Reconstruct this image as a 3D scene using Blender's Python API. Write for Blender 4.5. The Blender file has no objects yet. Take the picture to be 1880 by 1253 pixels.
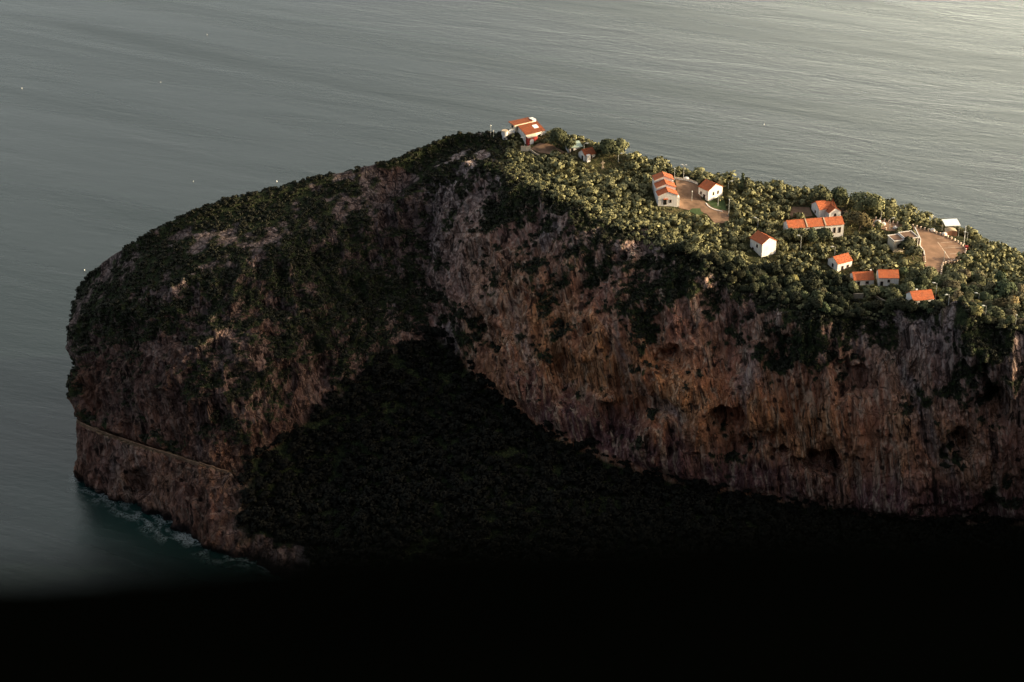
import bpy, math, random
import numpy as np
from mathutils import Vector, Matrix
from mathutils.bvhtree import BVHTree
random.seed(7); RNG = np.random.default_rng(11)
S = bpy.context.scene; COL = S.collection
R = math.radians

# ------------------------------------------------------------------ camera, sky, sun, exposure
ZC = 440.0; PITCH = R(27); F = 940/math.tan(R(15))      # F: focal length in pixels of an 1880 px wide frame
cam_d = bpy.data.cameras.new('camera'); cam = bpy.data.objects.new('camera', cam_d); COL.objects.link(cam)
cam.location = (0, 0, ZC); cam.rotation_euler = (R(90)-PITCH, 0, 0)
cam_d.angle = R(30); cam_d.sensor_width = 36; cam_d.clip_start = 0.5; cam_d.clip_end = 30000
cam_d.dof.use_dof = True; cam_d.dof.focus_distance = 780; cam_d.dof.aperture_fstop = 0.17
S.camera = cam

SUN_AZ, SUN_EL = 90, 13.5                                  # azimuth clockwise from the view direction (+Y)
sd = Vector((math.sin(R(SUN_AZ))*math.cos(R(SUN_EL)), math.cos(R(SUN_AZ))*math.cos(R(SUN_EL)), math.sin(R(SUN_EL))))
sun_d = bpy.data.lights.new('sun', 'SUN'); sun = bpy.data.objects.new('sun', sun_d); COL.objects.link(sun)
sun_d.energy = 5.0; sun_d.angle = R(0.5); sun_d.color = (1.0, 0.81, 0.53)
sun.rotation_euler = sd.to_track_quat('Z', 'Y').to_euler(); sun.location = (300, -100, 700)

world = bpy.data.worlds.new('World'); S.world = world; world.use_nodes = True
nt = world.node_tree; nt.nodes.clear()
out = nt.nodes.new('ShaderNodeOutputWorld'); bg = nt.nodes.new('ShaderNodeBackground')
sky = nt.nodes.new('ShaderNodeTexSky'); sky.sky_type = 'NISHITA'; sky.sun_disc = False
sky.sun_elevation = R(SUN_EL); sky.sun_rotation = R(SUN_AZ); sky.dust_density = 7.0; sky.air_density = .6; sky.ozone_density = .1; sky.altitude = 300
# glow lobe added to the unseen sky at right, for the sea to mirror
tc = nt.nodes.new('ShaderNodeTexCoord')
GLOW_AZ, GLOW_EL, GLOW_POW, GLOW_K = 18, -2, 38.0, 37.0
gd = (math.sin(R(GLOW_AZ))*math.cos(R(GLOW_EL)), math.cos(R(GLOW_AZ))*math.cos(R(GLOW_EL)), math.sin(R(GLOW_EL)))
dt = nt.nodes.new('ShaderNodeVectorMath'); dt.operation = 'DOT_PRODUCT'; dt.inputs[1].default_value = gd
mx = nt.nodes.new('ShaderNodeMath'); mx.operation = 'MAXIMUM'; mx.inputs[1].default_value = 0
pw = nt.nodes.new('ShaderNodeMath'); pw.operation = 'POWER'; pw.inputs[1].default_value = GLOW_POW
sc = nt.nodes.new('ShaderNodeVectorMath'); sc.operation = 'SCALE'; sc.inputs[0].default_value = (1.0*GLOW_K, 0.95*GLOW_K, 0.70*GLOW_K)
ad = nt.nodes.new('ShaderNodeVectorMath'); ad.operation = 'ADD'
L = nt.links.new
L(tc.outputs['Generated'], dt.inputs[0]); L(dt.outputs['Value'], mx.inputs[0]); L(mx.outputs[0], pw.inputs[0])
L(pw.outputs[0], sc.inputs['Scale']); L(sky.outputs[0], ad.inputs[0]); L(sc.outputs[0], ad.inputs[1])
# broad pale fill added to the sky, strongest ahead, for sea and cliff
sx = nt.nodes.new('ShaderNodeSeparateXYZ'); L(tc.outputs['Generated'], sx.inputs[0])
my = nt.nodes.new('ShaderNodeMapRange'); my.interpolation_type = 'SMOOTHSTEP'; my.inputs[1].default_value = -1.15; my.inputs[2].default_value = .75; L(sx.outputs['Y'], my.inputs[0])
mz = nt.nodes.new('ShaderNodeMapRange'); mz.interpolation_type = 'SMOOTHSTEP'; mz.inputs[1].default_value = 1.6; mz.inputs[2].default_value = .3; L(sx.outputs['Z'], mz.inputs[0])
mm = nt.nodes.new('ShaderNodeMath'); mm.operation = 'MULTIPLY'; L(my.outputs[0], mm.inputs[0]); L(mz.outputs[0], mm.inputs[1])
SKY_FILL = 2.75
s2 = nt.nodes.new('ShaderNodeVectorMath'); s2.operation = 'SCALE'; s2.inputs[0].default_value = (1.0*SKY_FILL, .985*SKY_FILL, 0.80*SKY_FILL); L(mm.outputs[0], s2.inputs['Scale'])
a2 = nt.nodes.new('ShaderNodeVectorMath'); a2.operation = 'ADD'; L(ad.outputs[0], a2.inputs[0]); L(s2.outputs[0], a2.inputs[1])
L(a2.outputs[0], bg.inputs[0]); bg.inputs[1].default_value = 0.15; L(bg.outputs[0], out.inputs[0])

S.view_settings.view_transform = 'Standard'; S.view_settings.look = 'None'
S.view_settings.exposure = 0.8; S.view_settings.gamma = 1
S.render.engine = 'CYCLES'; S.cycles.max_bounces = 6; S.cycles.diffuse_bounces = 3; S.cycles.use_denoising = True; S.cycles.denoising_prefilter = 'ACCURATE'

# ------------------------------------------------------------------ helpers
def ray(u, v):
    x = (u-940)/F; y = (626.5-v)/F
    return Vector((x, math.cos(PITCH)+y*math.sin(PITCH), -math.sin(PITCH)+y*math.cos(PITCH)))
def at_z(u, v, z):
    d = ray(u, v); return Vector((0, 0, ZC)) + d*((z-ZC)/d.z)
def project(P):
    P = np.asarray(P, float); x, y, z = P[..., 0], P[..., 1], P[..., 2]-ZC
    dep = y*math.cos(PITCH)-z*math.sin(PITCH); up = y*math.sin(PITCH)+z*math.cos(PITCH)
    return 940+F*x/dep, 626.5-F*up/dep

def _h(i, j, k, s):
    n = (i*374761393 + j*668265263 + k*2147483647 + s*1274126177) & 0xFFFFFFFF
    n = ((n ^ (n >> 13))*1274126177) & 0xFFFFFFFF
    n = ((n ^ (n >> 16))*2246822519) & 0xFFFFFFFF
    return ((n ^ (n >> 15)) & 0xFFFFFF)/float(0xFFFFFF)
def vnoise(P, s=0):
    """value noise, -1..1"""
    Pi = np.floor(P).astype(np.int64); f = P-Pi; f = f*f*f*(f*(f*6-15)+10)
    i, j, k = Pi[:, 0], Pi[:, 1], Pi[:, 2]; a, b, c = f[:, 0], f[:, 1], f[:, 2]
    r = 0
    for di in (0, 1):
        for dj in (0, 1):
            for dk in (0, 1):
                w = (a if di else 1-a)*(b if dj else 1-b)*(c if dk else 1-c)
                r = r + w*_h(i+di, j+dj, k+dk, s)
    return r*2-1
def fbm(P, o=4, s=0, g=0.5):
    r = 0; a = 1; t = 0
    for q in range(o):
        r = r + a*vnoise(P*(2.03**q)+q*17.3, s+q); t += a; a *= g
    return r/t
def ridged(P, o=3, s=0):
    r = 0; a = 1; t = 0
    for q in range(o):
        r = r + a*(1-np.abs(vnoise(P*(2.1**q)+q*9.1, s+q))*2); t += a; a *= .5
    return r/t
def sstep(a, b, x):
    t = np.clip((x-a)/(b-a), 0, 1); return t*t*(3-2*t)

def mesh_np(name, V, Fc, mat=None, smooth=True, attrs=None):
    """V (n,3), Fc (m,k) array of equal-sized faces"""
    V = np.asarray(V, np.float32); Fc = np.asarray(Fc, np.int32); k = Fc.shape[1]
    me = bpy.data.meshes.new(name); me.vertices.add(len(V)); me.vertices.foreach_set('co', V.ravel())
    me.loops.add(Fc.size); me.loops.foreach_set('vertex_index', Fc.ravel())
    me.polygons.add(len(Fc)); me.polygons.foreach_set('loop_start', np.arange(0, Fc.size, k, dtype=np.int32))
    me.polygons.foreach_set('use_smooth', np.full(len(Fc), smooth, bool))
    me.update(calc_edges=True)
    for n, a in (attrs or {}).items():
        at = me.attributes.new(n, 'FLOAT', 'POINT'); at.data.foreach_set('value', np.asarray(a, np.float32))
    if mat: me.materials.append(mat)
    return me
def link(name, me, parent=None, **props):
    o = bpy.data.objects.new(name, me); COL.objects.link(o)
    if parent: o.parent = parent
    for k, v in props.items(): o[k] = v
    return o
def thing(name, label, cat, loc=(0, 0, 0), rz=0.0, group=None):
    o = bpy.data.objects.new(name, None); COL.objects.link(o); o.location = loc; o.rotation_euler = (0, 0, rz)
    o['label'] = label; o['category'] = cat
    if group: o['group'] = group
    return o
def copy_tree(o, parent=None):
    c = o.copy(); COL.objects.link(c); c.parent = parent
    for ch in list(o.children): copy_tree(ch, c)
    return c

class MB:
    def __init__(s): s.v = []; s.f = []
    def add(s, vs, fs):
        b = len(s.v); s.v += [tuple(p) for p in vs]; s.f += [tuple(i+b for i in f) for f in fs]; return s
    def box(s, x0, x1, y0, y1, z0, z1):
        return s.add([(x0,y0,z0),(x1,y0,z0),(x1,y1,z0),(x0,y1,z0),(x0,y0,z1),(x1,y0,z1),(x1,y1,z1),(x0,y1,z1)],
                     [(0,3,2,1),(4,5,6,7),(0,1,5,4),(1,2,6,5),(2,3,7,6),(3,0,4,7)])
    def tube(s, p0, p1, r0, r1, n=8, cap=True):
        p0, p1 = Vector(p0), Vector(p1); a = (p1-p0).normalized(); t = a.orthogonal().normalized(); w = a.cross(t)
        vs = []
        for p, r in ((p0, r0), (p1, r1)):
            for i in range(n):
                q = 2*math.pi*i/n; vs.append(p+(t*math.cos(q)+w*math.sin(q))*r)
        fs = [(i, (i+1) % n, n+(i+1) % n, n+i) for i in range(n)]
        if cap: fs += [tuple(range(n-1, -1, -1)), tuple(range(n, 2*n))]
        return s.add(vs, fs)
    def prism(s, poly, h0, h1, axis='z'):
        n = len(poly)
        def P(a, b, c): return (a, b, c) if axis == 'z' else ((c, a, b) if axis == 'x' else (a, c, b))
        vs = [P(a, b, h0) for a, b in poly]+[P(a, b, h1) for a, b in poly]
        return s.add(vs, [tuple(range(n-1, -1, -1)), tuple(range(n, 2*n))]+[(i, (i+1) % n, n+(i+1) % n, n+i) for i in range(n)])
    def slab(s, quad, t):
        a, b, c, d = [Vector(q) for q in quad]; nrm = (b-a).cross(d-a).normalized()*t
        return s.add([a, b, c, d, a+nrm, b+nrm, c+nrm, d+nrm], [(0,3,2,1),(4,5,6,7),(0,1,5,4),(1,2,6,5),(2,3,7,6),(3,0,4,7)])
    def build(s, name, mat, parent=None, smooth=False, **props):
        me = bpy.data.meshes.new(name); me.from_pydata(s.v, [], s.f); me.validate()
        import bmesh
        bm = bmesh.new(); bm.from_mesh(me); bmesh.ops.recalc_face_normals(bm, faces=bm.faces); bm.to_mesh(me); bm.free()
        if smooth: me.polygons.foreach_set('use_smooth', np.ones(len(me.polygons), bool))
        me.materials.append(mat)
        return link(name, me, parent, **props)

# ------------------------------------------------------------------ materials
class NT:
    def __init__(s, name, rough=0.9, spec=0.2):
        s.m = bpy.data.materials.new(name); s.m.use_nodes = True; s.t = s.m.node_tree
        s.b = s.t.nodes['Principled BSDF']; s.b.inputs['Roughness'].default_value = rough
        s.b.inputs['Specular IOR Level'].default_value = spec
        s.co = s.t.nodes.new('ShaderNodeTexCoord')
    def n(s, t, **k):
        o = s.t.nodes.new(t)
        for a, b in k.items(): setattr(o, a, b)
        return o
    def l(s, a, b): s.t.links.new(a, b)
    def noise(s, scale, detail=5, vec=(1, 1, 1), rough=.55, rot=(0, 0, 0), dist=0, out='Object', src=None):
        mp = s.n('ShaderNodeMapping'); mp.inputs['Scale'].default_value = vec; mp.inputs['Rotation'].default_value = rot
        nz = s.n('ShaderNodeTexNoise'); nz.inputs['Scale'].default_value = scale; nz.inputs['Detail'].default_value = detail
        nz.inputs['Roughness'].default_value = rough; nz.inputs['Distortion'].default_value = dist
        v = src if src else s.co.outputs[out]
        if any(rot):
            mr = s.n('ShaderNodeMapping'); mr.inputs['Rotation'].default_value = rot; mp.inputs['Rotation'].default_value = (0, 0, 0); s.l(v, mr.inputs[0]); v = mr.outputs[0]
        s.l(v, mp.inputs[0]); s.l(mp.outputs[0], nz.inputs['Vector']); return nz.outputs['Fac']
    def ramp(s, fac, stops):
        r = s.n('ShaderNodeValToRGB'); e = r.color_ramp.elements
        while len(e) < len(stops): e.new(.5)
        for q, (p, c) in zip(e, stops):
            q.position = p; q.color = (c[0], c[1], c[2], 1) if hasattr(c, '__len__') else (c, c, c, 1)
        s.l(fac, r.inputs[0]); return r.outputs[0]
    def mix(s, fac, a, b, mode='MIX'):
        m = s.n('ShaderNodeMix', data_type='RGBA', blend_type=mode)
        for i, x in ((0, fac), (6, a), (7, b)):
            if hasattr(x, 'node'): s.l(x, m.inputs[i])
            elif i == 0: m.inputs[0].default_value = x
            else: m.inputs[i].default_value = (*x, 1)
        return m.outputs[2]
    def math(s, op, a, b=0.0, c=0.0):
        m = s.n('ShaderNodeMath', operation=op)
        for i, x in enumerate((a, b, c)):
            if hasattr(x, 'node'): s.l(x, m.inputs[i])
            else: m.inputs[i].default_value = x
        return m.outputs[0]
    def attr(s, name):
        a = s.n('ShaderNodeAttribute', attribute_name=name); return a.outputs['Fac']
    def bump(s, h, dist, strength=1.0):
        b = s.n('ShaderNodeBump'); b.inputs['Strength'].default_value = strength; b.inputs['Distance'].default_value = dist
        s.l(h, b.inputs['Height']); s.l(b.outputs[0], s.b.inputs['Normal'])
    def col(s, c):
        if hasattr(c, 'node'): s.l(c, s.b.inputs['Base Color'])
        else: s.b.inputs['Base Color'].default_value = (*c, 1)
        return s
def simple(name, c, var=.25, scale=1.5, rough=.9, spec=.2, bump=0):
    t = NT(name, rough, spec); n = t.noise(scale, 4)
    t.col(t.ramp(n, [(.25, [x*(1-var) for x in c]), (.75, [min(1, x*(1+var)) for x in c])]))
    if bump: t.bump(t.noise(scale*4, 4), bump)
    return t.m

def rock_material():
    t = NT('limestone_cliff', .95, .12)
    # the rock hangs in drapes leaning a little to one side
    sp = t.n('ShaderNodeSeparateXYZ'); t.l(t.co.outputs['Object'], sp.inputs[0]); cx = t.n('ShaderNodeCombineXYZ')
    sway = t.math('MULTIPLY', t.math('SUBTRACT', t.noise(.018, 3), .42), 1.1)
    t.l(t.math('ADD', sp.outputs[0], t.math('MULTIPLY', sp.outputs[2], .20)), cx.inputs[0]); t.l(t.math('ADD', sp.outputs[1], t.math('MULTIPLY', sway, 12)), cx.inputs[1]); t.l(sp.outputs[2], cx.inputs[2])
    sh = cx.outputs[0]
    streak = t.noise(.16, 8, (1, 1, .11), .62, dist=.9, src=sh); blotch = t.noise(.045, 6, (1, 1, .5), .6, src=sh); slab = t.noise(.026, 5, (1, 1, .38), .62, dist=1.2, src=sh)
    fine = t.noise(.7, 8, (1, 1, .25), .7, src=sh)
    grey = t.ramp(fine, [(.28, (.10, .072, .068)), (.46, (.34, .26, .235)), (.70, (.60, .50, .46))])
    ochre = t.ramp(streak, [(.25, (.14, .055, .03)), (.40, (.50, .205, .095)), (.56, (.72, .335, .145)), (.78, (.72, .44, .26))])
    ochre = t.mix(t.ramp(blotch, [(.42, 0), (.66, 1)]), ochre, (.52, .19, .10))
    oc = t.math('MULTIPLY', t.attr('ochre'), t.ramp(slab, [(.34, .05), (.46, 1)]))
    c = t.mix(oc, grey, ochre)
    c = t.mix(t.ramp(slab, [(.56, 0), (.66, .6)]), c, t.ramp(fine, [(.3, (.20, .11, .075)), (.7, (.38, .21, .14))]))
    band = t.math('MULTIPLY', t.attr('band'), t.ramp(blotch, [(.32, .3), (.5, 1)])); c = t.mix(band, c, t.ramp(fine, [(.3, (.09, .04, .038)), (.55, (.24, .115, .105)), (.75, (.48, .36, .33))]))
    stain = t.ramp(t.noise(.26, 7, (1, 1, .06), .6, dist=.6, src=sh), [(.57, 0), (.62, 1)])
    c = t.mix(t.math('MULTIPLY', stain, .85), c, (.03, .02, .017))
    line = t.ramp(t.math('ABSOLUTE', t.math('SUBTRACT', t.noise(.36, 5, (1, 1, .045), .6, dist=.8, src=sh), .5)), [(0, .08), (.04, 1)])
    pale = t.ramp(t.noise(.38, 6, (1, 1, .07), .62, dist=.7, src=sh), [(.52, 0), (.62, .6)]); c = t.mix(pale, c, t.mix(t.attr('ochre'), (.58, .49, .45), (.74, .52, .34)))
    c = t.mix(t.ramp(blotch, [(.40, .85), (.58, .05)]), c, line, 'MULTIPLY')
    pit = t.n('ShaderNodeTexVoronoi'); pit.inputs['Scale'].default_value = .16; t.l(sh, pit.inputs['Vector']); c = t.mix(t.ramp(pit.outputs['Distance'], [(.13, .85), (.22, 0)]), c, (.025, .018, .015))
    vo = t.n('ShaderNodeTexVoronoi', feature='DISTANCE_TO_EDGE'); vo.inputs['Scale'].default_value = .22
    mp = t.n('ShaderNodeMapping'); mp.inputs['Scale'].default_value = (1, 1, .6)
    nz = t.n('ShaderNodeTexNoise'); nz.inputs['Scale'].default_value = .25; nz.inputs['Detail'].default_value = 5
    t.l(t.co.outputs['Object'], nz.inputs['Vector']); t.l(t.co.outputs['Object'], mp.inputs[0])
    vs = t.n('ShaderNodeVectorMath', operation='MULTIPLY_ADD'); vs.inputs[1].default_value = (6, 6, 6); t.l(nz.outputs['Color'], vs.inputs[0]); t.l(mp.outputs[0], vs.inputs[2]); t.l(vs.outputs[0], vo.inputs['Vector'])
    crack = t.ramp(vo.outputs['Distance'], [(0, .15), (.12, 1)]); c = t.mix(t.math('SUBTRACT', .85, t.math('MULTIPLY', t.attr('ochre'), .65)), c, crack, 'MULTIPLY')
    c = t.mix(t.attr('weather_shade'), c, (.34, .30, .29), 'MULTIPLY')
    # thin soil and low green cover, and trodden soil on the level top
    leaf = t.ramp(t.noise(.55, 6), [(.3, (.012, .016, .008)), (.55, (.035, .045, .018)), (.75, (.075, .075, .03))])
    c = t.mix(t.attr('veg'), c, leaf)
    soil = t.ramp(t.noise(.5, 6), [(.3, (.05, .055, .02)), (.5, (.11, .10, .04)), (.7, (.19, .14, .07))])
    c = t.mix(t.attr('soil'), c, soil)
    wet = t.attr('wet'); c = t.mix(wet, c, (.012, .009, .009))
    t.col(c)
    h = t.math('ADD', t.math('MULTIPLY', fine, 1.0), t.math('MULTIPLY', streak, 1.2))
    h = t.math('ADD', h, t.math('MULTIPLY', t.math('ADD', line, crack), .45)); t.bump(h, 1.7)
    return t.m
def sea_material():
    t = NT('sea_water', .28, .5); t.b.inputs['IOR'].default_value = 1.36
    rot = (0, 0, R(22))
    ripple = t.noise(.30, 6, (.45, 1, 1), .7, rot=(0, 0, R(18)))
    swell = t.noise(.05, 4, (.22, 1, 1), .6, rot=rot, dist=.5)
    slick = t.noise(.011, 6, (.13, 1, 1), .62, rot=(0, 0, R(27)), dist=.8)
    base = t.ramp(slick, [(.35, (.006, .014, .014)), (.62, (.012, .020, .019))])
    base = t.mix(t.attr('shallow'), base, (.005, .022, .019))
    fo = t.noise(.30, 8, (1, 1, 1), .68, dist=2.2); fo2 = t.noise(.09, 4, (1, 1, 1), .5, dist=1.0)
    foam = t.math('MULTIPLY', t.ramp(t.math('ABSOLUTE', t.math('SUBTRACT', fo, .5)), [(.0, 1), (.05, 0)]), t.ramp(fo2, [(.45, 0), (.6, 1)]))
    foam = t.math('MULTIPLY', foam, t.attr('foam'))
    base = t.mix(foam, base, (.36, .38, .37)); t.col(base)
    t.l(t.math('ADD', t.math('MULTIPLY', t.ramp(slick, [(.38, .34), (.6, .22)]), 1), t.math('MULTIPLY', foam, .5)), t.b.inputs['Roughness'])
    h = t.math('ADD', t.math('MULTIPLY', ripple, .5), t.math('MULTIPLY', swell, 1.1))
    t.bump(h, 1.0, .36)
    return t.m
def leaf_material(name, dark, mid, light, tint):
    t = NT(name, .8, .15)
    g = t.n('ShaderNodeNewGeometry'); oi = t.n('ShaderNodeObjectInfo')
    c = t.ramp(g.outputs['Random Per Island'], [(.05, dark), (.5, mid), (.95, light)])
    c = t.mix(t.math('MULTIPLY', oi.outputs['Random'], .6), c, tint)
    hs = t.n('ShaderNodeHueSaturation'); r2 = t.math('FRACT', t.math('MULTIPLY', oi.outputs['Random'], 7.13)); r3 = t.math('FRACT', t.math('MULTIPLY', oi.outputs['Random'], 13.7))
    t.l(t.math('MULTIPLY_ADD', r2, .07, .455), hs.inputs['Hue']); t.l(t.math('MULTIPLY_ADD', r3, .75, .55), hs.inputs['Value']); hs.inputs['Saturation'].default_value = .92; t.l(c, hs.inputs['Color']); c = hs.outputs[0]
    t.col(c)
    t.b.inputs['Transmission Weight'].default_value = 0
    return t.m
def plaster_material():
    t = NT('white_plaster', .9, .1)
    c = t.ramp(t.noise(.5, 5), [(.3, (.70, .65, .58)), (.7, (.82, .78, .72))])
    c = t.mix(t.ramp(t.noise(1.3, 5, (1, 1, .12), .6), [(.52, 0), (.72, .5)]), c, (.42, .36, .30)); t.col(c); t.bump(t.noise(3, 4), .03); return t.m
M = dict(
    rock=rock_material(), sea=sea_material(),
    plaster=plaster_material(),
    cream=simple('cream_plaster', (.62, .54, .40), .15, .6, .9, .1, .02),
    red=simple('red_painted_wall', (.34, .05, .04), .2, .8),
    tile=None, tile_dark=None, asphalt=simple('worn_asphalt', (.205, .125, .08), .42, .22, .95, .1, .02),
    dirt=simple('beaten_earth', (.19, .118, .075), .5, .25, .95, .1, .05),
    paint=simple('road_paint', (.62, .50, .38), .25, 2),
    pane=simple('dark_window_glass', (.02, .02, .02), .2, 1, .25, .5), frame=simple('painted_wood', (.16, .09, .06), .2, 2),
    metal=simple('galvanised_metal', (.42, .42, .38), .15, 2, .5, .4), lamp=simple('lamp_head_metal', (.66, .65, .58), .1, 2, .5, .3),
    stone=simple('pale_stone', (.46, .36, .25), .3, 1.2, .95, .1, .05), white=simple('white_sheet', (.80, .80, .76), .06, 1, .6, .3),
    brick=simple('red_brown_brick', (.26, .13, .08), .3, 2, .95, .1), green=simple('pale_green_sheet_roof', (.34, .42, .34), .12, 1, .7, .3),
    bark=simple('grey_brown_bark', (.10, .075, .05), .3, 3), lawn=simple('green_lawn', (.045, .07, .024), .4, .8), 
    bollard=simple('bollard_stone', (.82, .64, .48), .15, 3), wood=simple('weathered_wood', (.22, .13, .08), .25, 3),
    scrub=simple('near_black_ground', (.0008, .0009, .0006), .5, .7, 1.0, .0),  # near-black colour of the added foreground slope
    leaf_a=leaf_material('olive_leaves', (.05, .06, .026), (.125, .135, .055), (.20, .20, .082), (.18, .15, .07)),
    leaf_b=leaf_material('dark_evergreen_leaves', (.032, .044, .02), (.075, .098, .042), (.13, .15, .06), (.10, .105, .048)),
    leaf_c=leaf_material('yellow_green_leaves', (.06, .065, .02), (.19, .19, .055), (.33, .30, .095), (.26, .21, .07)),
    leaf_shade=leaf_material('shade_toned_leaves', (.014, .018, .009), (.034, .042, .018), (.06, .066, .028), (.045, .045, .02)),  # darkest leaf copy, shade of the rim slope put into the colour
    leaf_s=leaf_material('scrub_leaves', (.009, .010, .006), (.020, .0225, .012), (.038, .037, .02), (.03, .028, .016)),
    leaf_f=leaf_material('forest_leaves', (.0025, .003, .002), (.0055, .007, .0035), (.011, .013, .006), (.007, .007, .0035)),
)
def tile_material(k=1.0, name='terracotta_tiles'):
    t = NT(name, .85, .15)
    n = t.noise(1.2, 5); c = t.ramp(n, [(.25, (.34*k, .085*k, .034*k)), (.5, (.46*k, .125*k, .05*k)), (.75, (.54*k, .17*k, .07*k))])
    w = t.n('ShaderNodeTexWave', bands_direction='X'); w.inputs['Scale'].default_value = 1.6
    t.l(t.co.outputs['Object'], w.inputs['Vector'])
    c = t.mix(.35, c, t.ramp(w.outputs['Fac'], [(0, .55), (.6, 1)]), 'MULTIPLY'); c = t.mix(t.ramp(t.noise(.5, 5, dist=.5), [(.45, 0), (.75, .55)]), c, (.20*k, .10*k, .06*k)); t.col(c); t.bump(w.outputs['Fac'], .05)
    return t.m
M['tile'] = tile_material(); M['tile_dark'] = tile_material(.5, 'dark_red_tiles')

# ------------------------------------------------------------------ headland: a loft of profiles from the foot, up the cliff, over the top and down to the far sea
px = lambda u, v, z: tuple(at_z(u, v, z))
def backs(p8, dx, dy, d1, d2):
    x, y, z = p8; return [(x+dx*d1, y+dy*d1, z*.5), (x+dx*d2, y+dy*d2, -14)]
CT = []
def column(front, mid, dx=.2, dy=1, d1=26, d2=60):
    pts = [px(*p) for p in front]+[px(*p) for p in mid]; CT.append(pts+backs(pts[-1], dx, dy, d1, d2))
CT.append([(215,330,0),(255,380,30),(290,420,70),(330,455,110),(345,465,140),(360,475,165),(385,495,180),(430,540,185),(490,620,145),(530,700,50),(560,760,-14)])  # unseen hill right of frame, raised to shade the wooded foot
CT.append([(250,480,5),(270,520,14),(290,560,20),(330,600,25),(332,604,75),(335,609,136),(345,622,132),(362,660,104),(388,722,92),(400,780,45),(410,830,-14)])  # unseen shoulder beside that hill, heights also set for its shade
column([(2150,1330,22),(2150,1150,22),(2150,1040,20)], [(2150,985,20),(2140,820,60),(2130,680,92),(2120,640,95),(2110,590,93),(2100,530,85)])
column([(1880,1330,16),(1880,1130,16),(1880,1020,15)], [(1880,958,15),(1888,790,58),(1880,628,98),(1880,592,100),(1880,535,98),(1880,478,93)])
column([(1690,1330,14),(1690,1120,15),(1690,1010,15)], [(1690,955,15),(1690,770,61),(1690,592,100),(1690,560,102),(1690,480,104),(1700,405,102)])
column([(1480,1330,12),(1480,1090,14),(1480,980,16)], [(1480,925,15),(1480,760,57),(1480,597,95.5),(1490,530,102),(1500,430,109),(1510,362,110)])
column([(1200,1330,8),(1200,1070,14),(1200,940,19)], [(1200,868,24),(1215,670,72),(1230,487,110),(1240,420,115),(1255,370,118),(1265,325,118)])
column([(1000,1330,3),(1000,1050,14),(1000,880,25)], [(1000,785,38),(1000,570,84),(1000,388,118),(1005,320,124),(1020,280,127),(1030,258,127)])
column([(890,1330,0),(890,1030,14),(890,830,32)], [(880,690,50),(880,480,95),(890,322,121),(895,288,126),(905,270,128),(915,256,128)])
column([(800,1300,-5),(800,1020,12),(800,800,33)], [(800,612,62),(795,460,90),(805,325,118),(815,290,123),(825,270,126),(835,259,127)])
column([(700,1250,-10),(700,1040,8),(700,850,25)], [(690,668,55),(690,520,80),(700,405,101),(705,355,110),(715,322,116),(725,301,119)], 0, 1)
column([(560,1200,-10),(560,1040,3),(560,900,15)], [(560,770,37),(540,620,68),(530,480,92),(530,412,102),(535,368,107),(540,343,109)], 0, 1)
column([(400,1080,-14),(400,1008,0),(418,872,23.6)], [(420,862,24),(395,690,60),(375,530,86),(375,450,96),(378,408,101),(380,385,103)], 0, 1)
column([(265,990,-14),(268,940,0),(283,831,24.6)], [(285,822,25),(255,690,52),(240,570,73),(240,502,83),(245,468,87),(252,448,89)], -.1, 1, 22, 50)
column([(185,930,-14),(188,903,0),(187,797,25.6)], [(190,790,26),(165,690,45),(155,600,60),(160,547,67),(168,518,71),(178,498,74)], -.1, 1, 16, 40)
column([(146,900,-14),(147,882,0),(147,780,25.6)], [(150,775,26),(138,700,40),(131,622,52),(133,572,58),(140,547,61),(150,532,63)], .1, 1, 12, 30)
# tip end: the loft closes behind the silhouette
CT.append([(-193,733,-14),(-192,735,0),(-191,739,25.5),(-190,742,26),(-193,752,39),(-196,768,50),(-197,780,56),(-197,786,58),(-196,792,60),(-193,800,30),(-190,806,-14)])
CT = np.array(CT, float)                                   # (cols, rows, 3)
NCOL, NROW = CT.shape[:2]
VEG = np.array([   # r0   r1   r2   r3   r4   r5   r6   r7   r8   r9   r10 : how densely green
    [.9, .9, .9, .5, .5, .8, .9, .9, .9, .8, .8], [.9, .9, .9, .3, .2, .6, .9, .9, .9, .8, .8],
    [1, 1, 1, .45, .18, .45, .9, .9, .9, .8, .8], [1, 1, 1, .35, .24, .42, .8, .9, .9, .8, .8],
    [1, 1, 1, .30, .30, .46, .9, .9, .9, .8, .8], [1, 1, 1, .30, .20, .58, 1, 1, .9, .8, .8],
    [1, 1, 1, .30, .16, .56, 1, 1, .9, .8, .8], [1, 1, 1, .35, .22, .60, .9, .9, .9, .8, .8],
    [1, 1, 1, .38, .44, .56, .8, .8, .8, .8, .8], [1, 1, 1, .55, .52, .50, .55, .7, .7, .7, .7],
    [1, 1, 1, .62, .64, .55, .54, .64, .75, .7, .7], [1, .4, .9, .38, .5, .58, .56, .66, .75, .7, .7],
    [.1, .05, .45, .30, .42, .54, .54, .66, .75, .7, .7], [.05, .05, .1, .27, .38, .52, .54, .66, .75, .7, .7],
    [.05, .05, .1, .27, .38, .54, .56, .62, .7, .7, .7], [.05, .05, .1, .34, .45, .62, .65, .65, .7, .7, .7],
    [.05, .05, .1, .34, .45, .62, .65, .65, .7, .7, .7]])
OCH = np.zeros((NCOL, NROW))
OCH[:, 3:6] = np.array([[.3,.3,.2],[.5,.5,.1],[.6,.5,.1],[.55,.6,.05],[.6,.75,.05],[.7,1,.45],[.8,1,.25],[.9,1,.25],[.9,.4,.1],[.5,.1,.0],
                        [.3,.1,.0],[.4,.15,.1],[.5,.2,.1],[.6,.35,.1],[.7,.5,.1],[.7,.5,.1],[.7,.5,.1]])
OCH[12:, 1:3] = .5
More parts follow.
